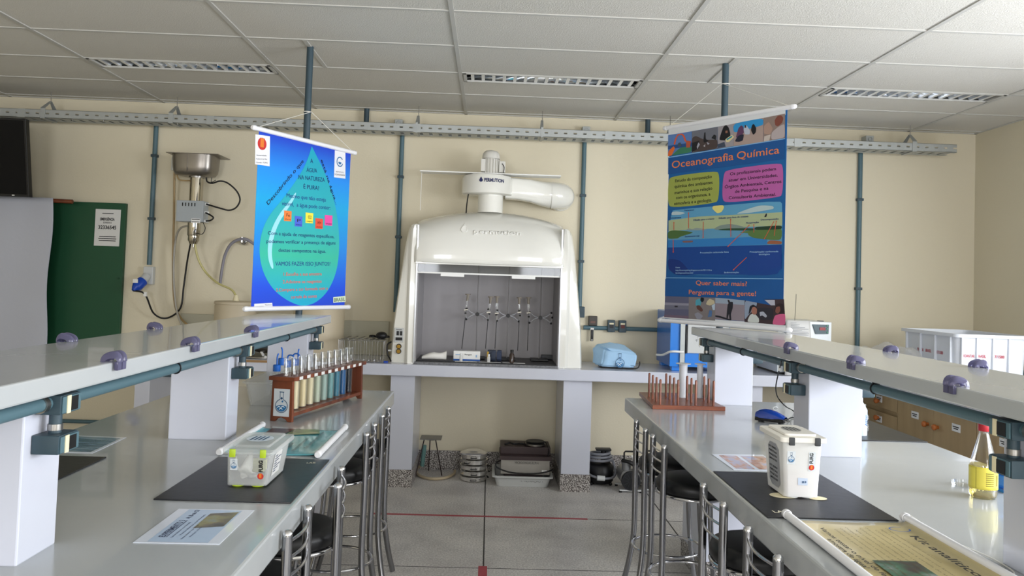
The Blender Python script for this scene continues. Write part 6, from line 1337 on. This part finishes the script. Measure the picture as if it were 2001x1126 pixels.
# tub of wash bottles behind the rack
t = thing('plastic_tub', 'frosted open tub of wash bottles on the left bench, before the far pillar', 'tub', (-1.08, 4.3, .9))
tray(-1.2, 4.08, -.95, 4.545, ZB2, 1.02, .02, .03, .003, .012, .008).build('body', FROST, t, smooth=35)
WB = mat('wash_bottle_blue', '1E6CD0', .35)
for k, (px, Yb, py_, a, l) in enumerate(((541, 4.16, 717, 1.2, 'wash bottle with a blue cap, leftmost in the frosted tub'), (551, 4.25, 704, 2.5, 'wash bottle with a blue cap, second from the left in the tub'), (562, 4.33, 709, -.3, 'wash bottle with an arched blue spout, third in the tub'), (573, 4.4, 706, -.2, 'wash bottle with an arched blue spout, fourth in the tub'), (582, 4.47, 706, 1.4, 'wash bottle with an upright blue spout, rightmost in the tub'))):
    c = PY(px, py_, Yb); r = .03; z0 = ZB2+.004; h = c.z-z0
    if k == 0: c.x -= .0
    t = thing('wash_bottle', l, 'bottle', (c.x, c.y, z0), 'blue capped wash bottles in the tub')
    MB().lathe([(0, 0), (r, 0), (r, h*.62), (r*.5, h*.86), (r*.5, h*.9), (0, h*.9)], (c.x, c.y, z0), 24).build('body', FROST, t, smooth=50)
    MB().lathe([(0, h*.88), (.019, h*.88), (.019, h+.008), (.016, h+.011), (0, h+.011)], (c.x, c.y, z0), 24).build('cap', WB, t, smooth=40)
    zt = c.z+.01; dx, dy = math.cos(a)*.03, math.sin(a)*.03; up_ = .055 if k in (0, 1, 4) else .03
    pts = [(c.x, c.y, zt-.005), (c.x, c.y, zt+up_*.7), (c.x+dx*.3, c.y+dy*.3, zt+up_), (c.x+dx*.9, c.y+dy*.9, zt+up_*.95), (c.x+dx*1.5, c.y+dy*1.5, zt+up_*.3)]
    MB().tube(spline(pts[:3] if k in (0, 1, 4) else pts, 5), .0038, 8).build('spout', WB, t, smooth=60)
# ================================================================ peg rack with cylinders, right bench
t = thing('peg_rack', 'reddish wooden peg board with upright pegs at the far end of the right bench', 'peg rack', (1.1, 4.6, .9))
c1, c2, c3 = Vector((.9, 4.374, 0)), Vector((1.3, 4.386, 0)), Vector((.925, 4.9, 0)); c4 = c2+(c3-c1); 
MB().prism([(c.x, c.y, ZB2) for c in (c1, c2, Vector((1.29, 4.62, 0)), Vector((1.285, 4.9, 0)), c3)], (0, 0, .022)).build('base_board', WOODP, t, bev=.002)
n0, n3, f0, f3 = PZ(1289.6, 790.7, .922), PZ(1393.9, 793.4, .922), PZ(1268, 775, .922), PZ(1366.8, 777.6, .922)
pegs = {}
for i in range(4):
    for j in range(4):
        a, b_ = n0.lerp(n3, i/3), f0.lerp(f3, i/3); p = a.lerp(b_, j/3); pegs[i, j] = p
        MB().lathe([(.0066, 0), (.0066, .131), (.005, .136), (0, .138)], (p.x, p.y, .9215), 10).build('peg', WOODP, t, smooth=50)
MLK = glassy('milky_cylinder_plastic', 'EEF0F4', .62, .35, .4)
for (i, j), r, fr, h, l in (((2, 3), .0235, .043, .195, 'wider milky measuring cylinder upside down on a peg of the peg rack'), ((3, 3), .017, .034, .195, 'slimmer milky measuring cylinder upside down on a peg of the peg rack')):
    p = pegs[i, j]
    t = thing('measuring_cylinder', l, 'cylinder', (p.x, p.y, .9225), 'measuring cylinders on the peg rack')
    MB().lathe([(r+.003, 0), (r, .006), (r, h-.006), (r+.006, h-.003), (r-.003, h-.004), (r-.0015, h-.008), (r-.0015, .006), (r+.001, 0)], (p.x, p.y, .9225), 28).build('tube', MLK, t, smooth=40)
    MB().lathe([(0, 0), (fr, .001), (fr, .005), (0, .008)], (p.x, p.y, .9225+h-.003), 8 if r < .02 else 32).build('foot_flange', MLK, t, smooth=40)
# air pump
t = thing('air_pump', 'glossy blue aquarium air pump on the right bench beside the middle pillar', 'pump', (1.43, 4.03, .9))
th = math.radians(-38); cxp, cyp = 1.432, 4.05
MP = Matrix.Translation((cxp, cyp, 0)) @ Matrix.Rotation(th, 4, 'Z')
def pump(u, v):
    x = -.072+.144*u; prof = (math.sin(PI*min(1, max(0, (u*.86+.1))))**.5); a = PI*v
    hgt = .052*prof*(1-.35*u); w = .036*(.75+.25*math.sin(PI*min(1, u*.9+.15)))
    return MP @ Vector((x, -w*math.cos(a), .922+hgt*math.sin(a)**.7))
MB().grid(pump, 20, 16).build('blue_cover', mat('deep_blue_gloss', '0C3C98', .08, coat=.8), t, smooth=70)
bb = bmesh.new(); mb = MB(); mb.box(-.073, -.034, .907, .073, .034, .926, MP); mb.build('dark_base', mat('black_gloss', '101014', .25), t, bev=.004)
for x in (-.05, .05):
    for y in (-.02, .02): p = MP @ Vector((x, y, 0)); MB().cyl((p.x, p.y, ZB2), (p.x, p.y, .908), .008, n=10).build('rubber_foot', BLK, t)
for y in (-.014, .014): a = MP @ Vector((.073, y, .916)); b_ = MP @ Vector((.088, y, .914)); MB().cyl(a, b_, .005, n=10).build('air_nozzle', CHR, t, smooth=50)
p = MP @ Vector((.02, 0, .972)); MB().torus(p, .012, .0025, 20, 6, Matrix.Rotation(PI/2, 4, 'X') @ Matrix.Diagonal((1, .7, 1, 1))).build('hanging_loop', GRYP, t)
t = thing('power_cable', 'black cable with a white tag hanging from the right bench socket to the air pump', 'cable', (1.4, 3.7, .9))
q0 = PX(1527, 706, 1.23); MB().tube(spline([q0, PY(1521, 730, 3.6), PY(1516, 757, 3.75), PY(1520, 777, 3.85), PY(1536, 795, 3.85), PZ(1552, 805, .905), Vector((1.53, 3.75, .904)), PZ(1553, 817, .904), MP @ Vector((.06, .034, .912))], 6), .0028, 6).build('power_lead', CAB, t, smooth=60)
q = PY(1524, 716, 3.5); MB().cyl((q.x, q.y, q.z-.02), (q.x+.002, q.y, q.z+.01), .007, n=10).build('white_tag', WHT, t)
# ================================================================ vinegar bottle and neighbours
c = PZ(1921, 972, ZB2); bxx, byy = c.x, c.y
t = thing('plastic_bottle', 'clear conical bottle with red cap and yellow label on the right bench', 'bottle', (bxx, byy, ZB2))
MB().lathe([(0, .004), (.02, .002), (.036, 0), (.0415, .006), (.042, .03), (.042, .102), (.0405, .112), (.016, .205), (.0145, .211), (.0145, .223), (0, .223)], (bxx, byy, ZB2), 36).build('bottle', TG, t, smooth=50)
MB().lathe([(0, .006), (.038, .006), (.0405, .012), (.0405, .108), (0, .108)], (bxx, byy, ZB2), 36).build('liquid', glassy('clear_liquid', 'F2E8B8', .12, .05, .3, True), t, smooth=50)
def lb(u, v): a = -PI*1.15+PI*1.3*u; return Vector((bxx+.0428*math.cos(a), byy+.0428*math.sin(a), ZB2+.032+.072*v))
MB().grid(lb, 30, 6).build('yellow_label', mat('yellow_label', 'E6D655', .4), t, smooth=60, sol=.0004)
mb = MB()
for k in range(7): 
    z_ = ZB2+.045+.0065*k
    for i in range(6): a0 = -PI*.62+.1*i; mb.poly([(bxx+.0434*math.cos(a), byy+.0434*math.sin(a), zz_) for a, zz_ in ((a0, z_), (a0+.085, z_), (a0+.085, z_+.0025), (a0, z_+.0025))])
for i in range(5): a0 = -PI*.36+.045*i; mb.poly([(bxx+.0434*math.cos(a), byy+.0434*math.sin(a), zz_) for a, zz_ in ((a0, ZB2+.045), (a0+.025, ZB2+.045), (a0+.025, ZB2+.08), (a0, ZB2+.08))])
a0 = -PI*.84; mb.poly([(bxx+.0434*math.cos(a), byy+.0434*math.sin(a), zz_) for a, zz_ in ((a0, ZB2+.034), (a0+.03, ZB2+.034), (a0+.03, ZB2+.102), (a0, ZB2+.102))])
mb.build('label_print', mat('olive_print', '6E6420', .5), t)
MB().lathe([(0, .246), (.016, .246), (.0175, .242), (.0175, .22), (.0165, .218), (0, .218)], (bxx, byy, ZB2), 28).build('red_cap', mat('red_cap', 'B4202C', .35), t, smooth=40)
c = PZ(1880, 951, ZB2)
t = tag(MB().lathe([(0, 0), (.034, 0), (.036, .003), (.036, .014), (.034, .014), (.034, .004), (0, .003)], (c.x+.015, c.y+.02, ZB2), 36).build('glass_dish', TG, smooth=50), 'small clear glass dish just left of the red-capped bottle', 'dish')
c = PZ(1956, 966, ZB2)
t = thing('bottle_rack', 'bright blue plastic rack on the right bench, mostly hidden behind the near pillar', 'rack', (c.x+.02, c.y+.03, ZB2))
BR = mat('sky_blue_plastic', '1C88D8', .35); x0, y0 = PZ(1944, 958, ZB2).x+.005, c.y
mb = MB()
for z_ in (0, .045, .09): mb.box(x0, y0, ZB2+z_, x0+.16, y0+.005, ZB2+z_+.009); mb.box(x0, y0+.08, ZB2+z_, x0+.16, y0+.085, ZB2+z_+.009); mb.box(x0, y0, ZB2+z_, x0+.005, y0+.085, ZB2+z_+.009)
mb.build('rails', BR, t)
mb = MB()
for k in range(9): mb.box(x0+.019*k, y0+.001, ZB2, x0+.019*k+.006, y0+.006, ZB2+.099)
mb.build('bars', BR, t)
MB().box(x0+.01, y0+.015, ZB2+.01, x0+.15, y0+.07, ZB2+.08, bev=.01).build('inner_tray', glassy('blue_clear', '5AB0E8', .5, .2, .4), t)
c = PZ(1690, 853, ZB2); t = thing('reagent_bottle', 'white plastic bottle with blue lettering behind the middle pillar of the right bench', 'bottle', (c.x, c.y, ZB2))
MB().lathe([(0, 0), (.034, 0), (.036, .004), (.036, .12), (.02, .15), (.016, .155), (.016, .175), (0, .175)], (c.x-.02, c.y+.02, ZB2), 28).build('body', mat('soft_white_blue', 'C4D4E4', .4), t, smooth=50); mb = MB(); lettering(mb, 'Alcool', (c.x+.004, c.y-.012, ZB2+.05), (c.x+.004, c.y-.012, ZB2+.1), .012, N, .02); mb.build('blue_print', mat('blue_print', '1F5AA8', .5), t)
t = thing('glass_bottle', 'clear glass stoppered bottle beside the white bottle behind the middle pillar', 'bottle', (c.x+.05, c.y+.1, ZB2))
MB().lathe([(0, 0), (.026, 0), (.028, .004), (.028, .075), (.012, .1), (.01, .115), (.015, .12), (.014, .128), (0, .13)], (c.x+.045, c.y+.12, ZB2+.004), 28).build('glass', TG, t, smooth=50); MB().box(c.x+.03, c.y+.09, ZB2+.025, c.x+.052, c.y+.093, ZB2+.065).build('paper_label', PAP, t)
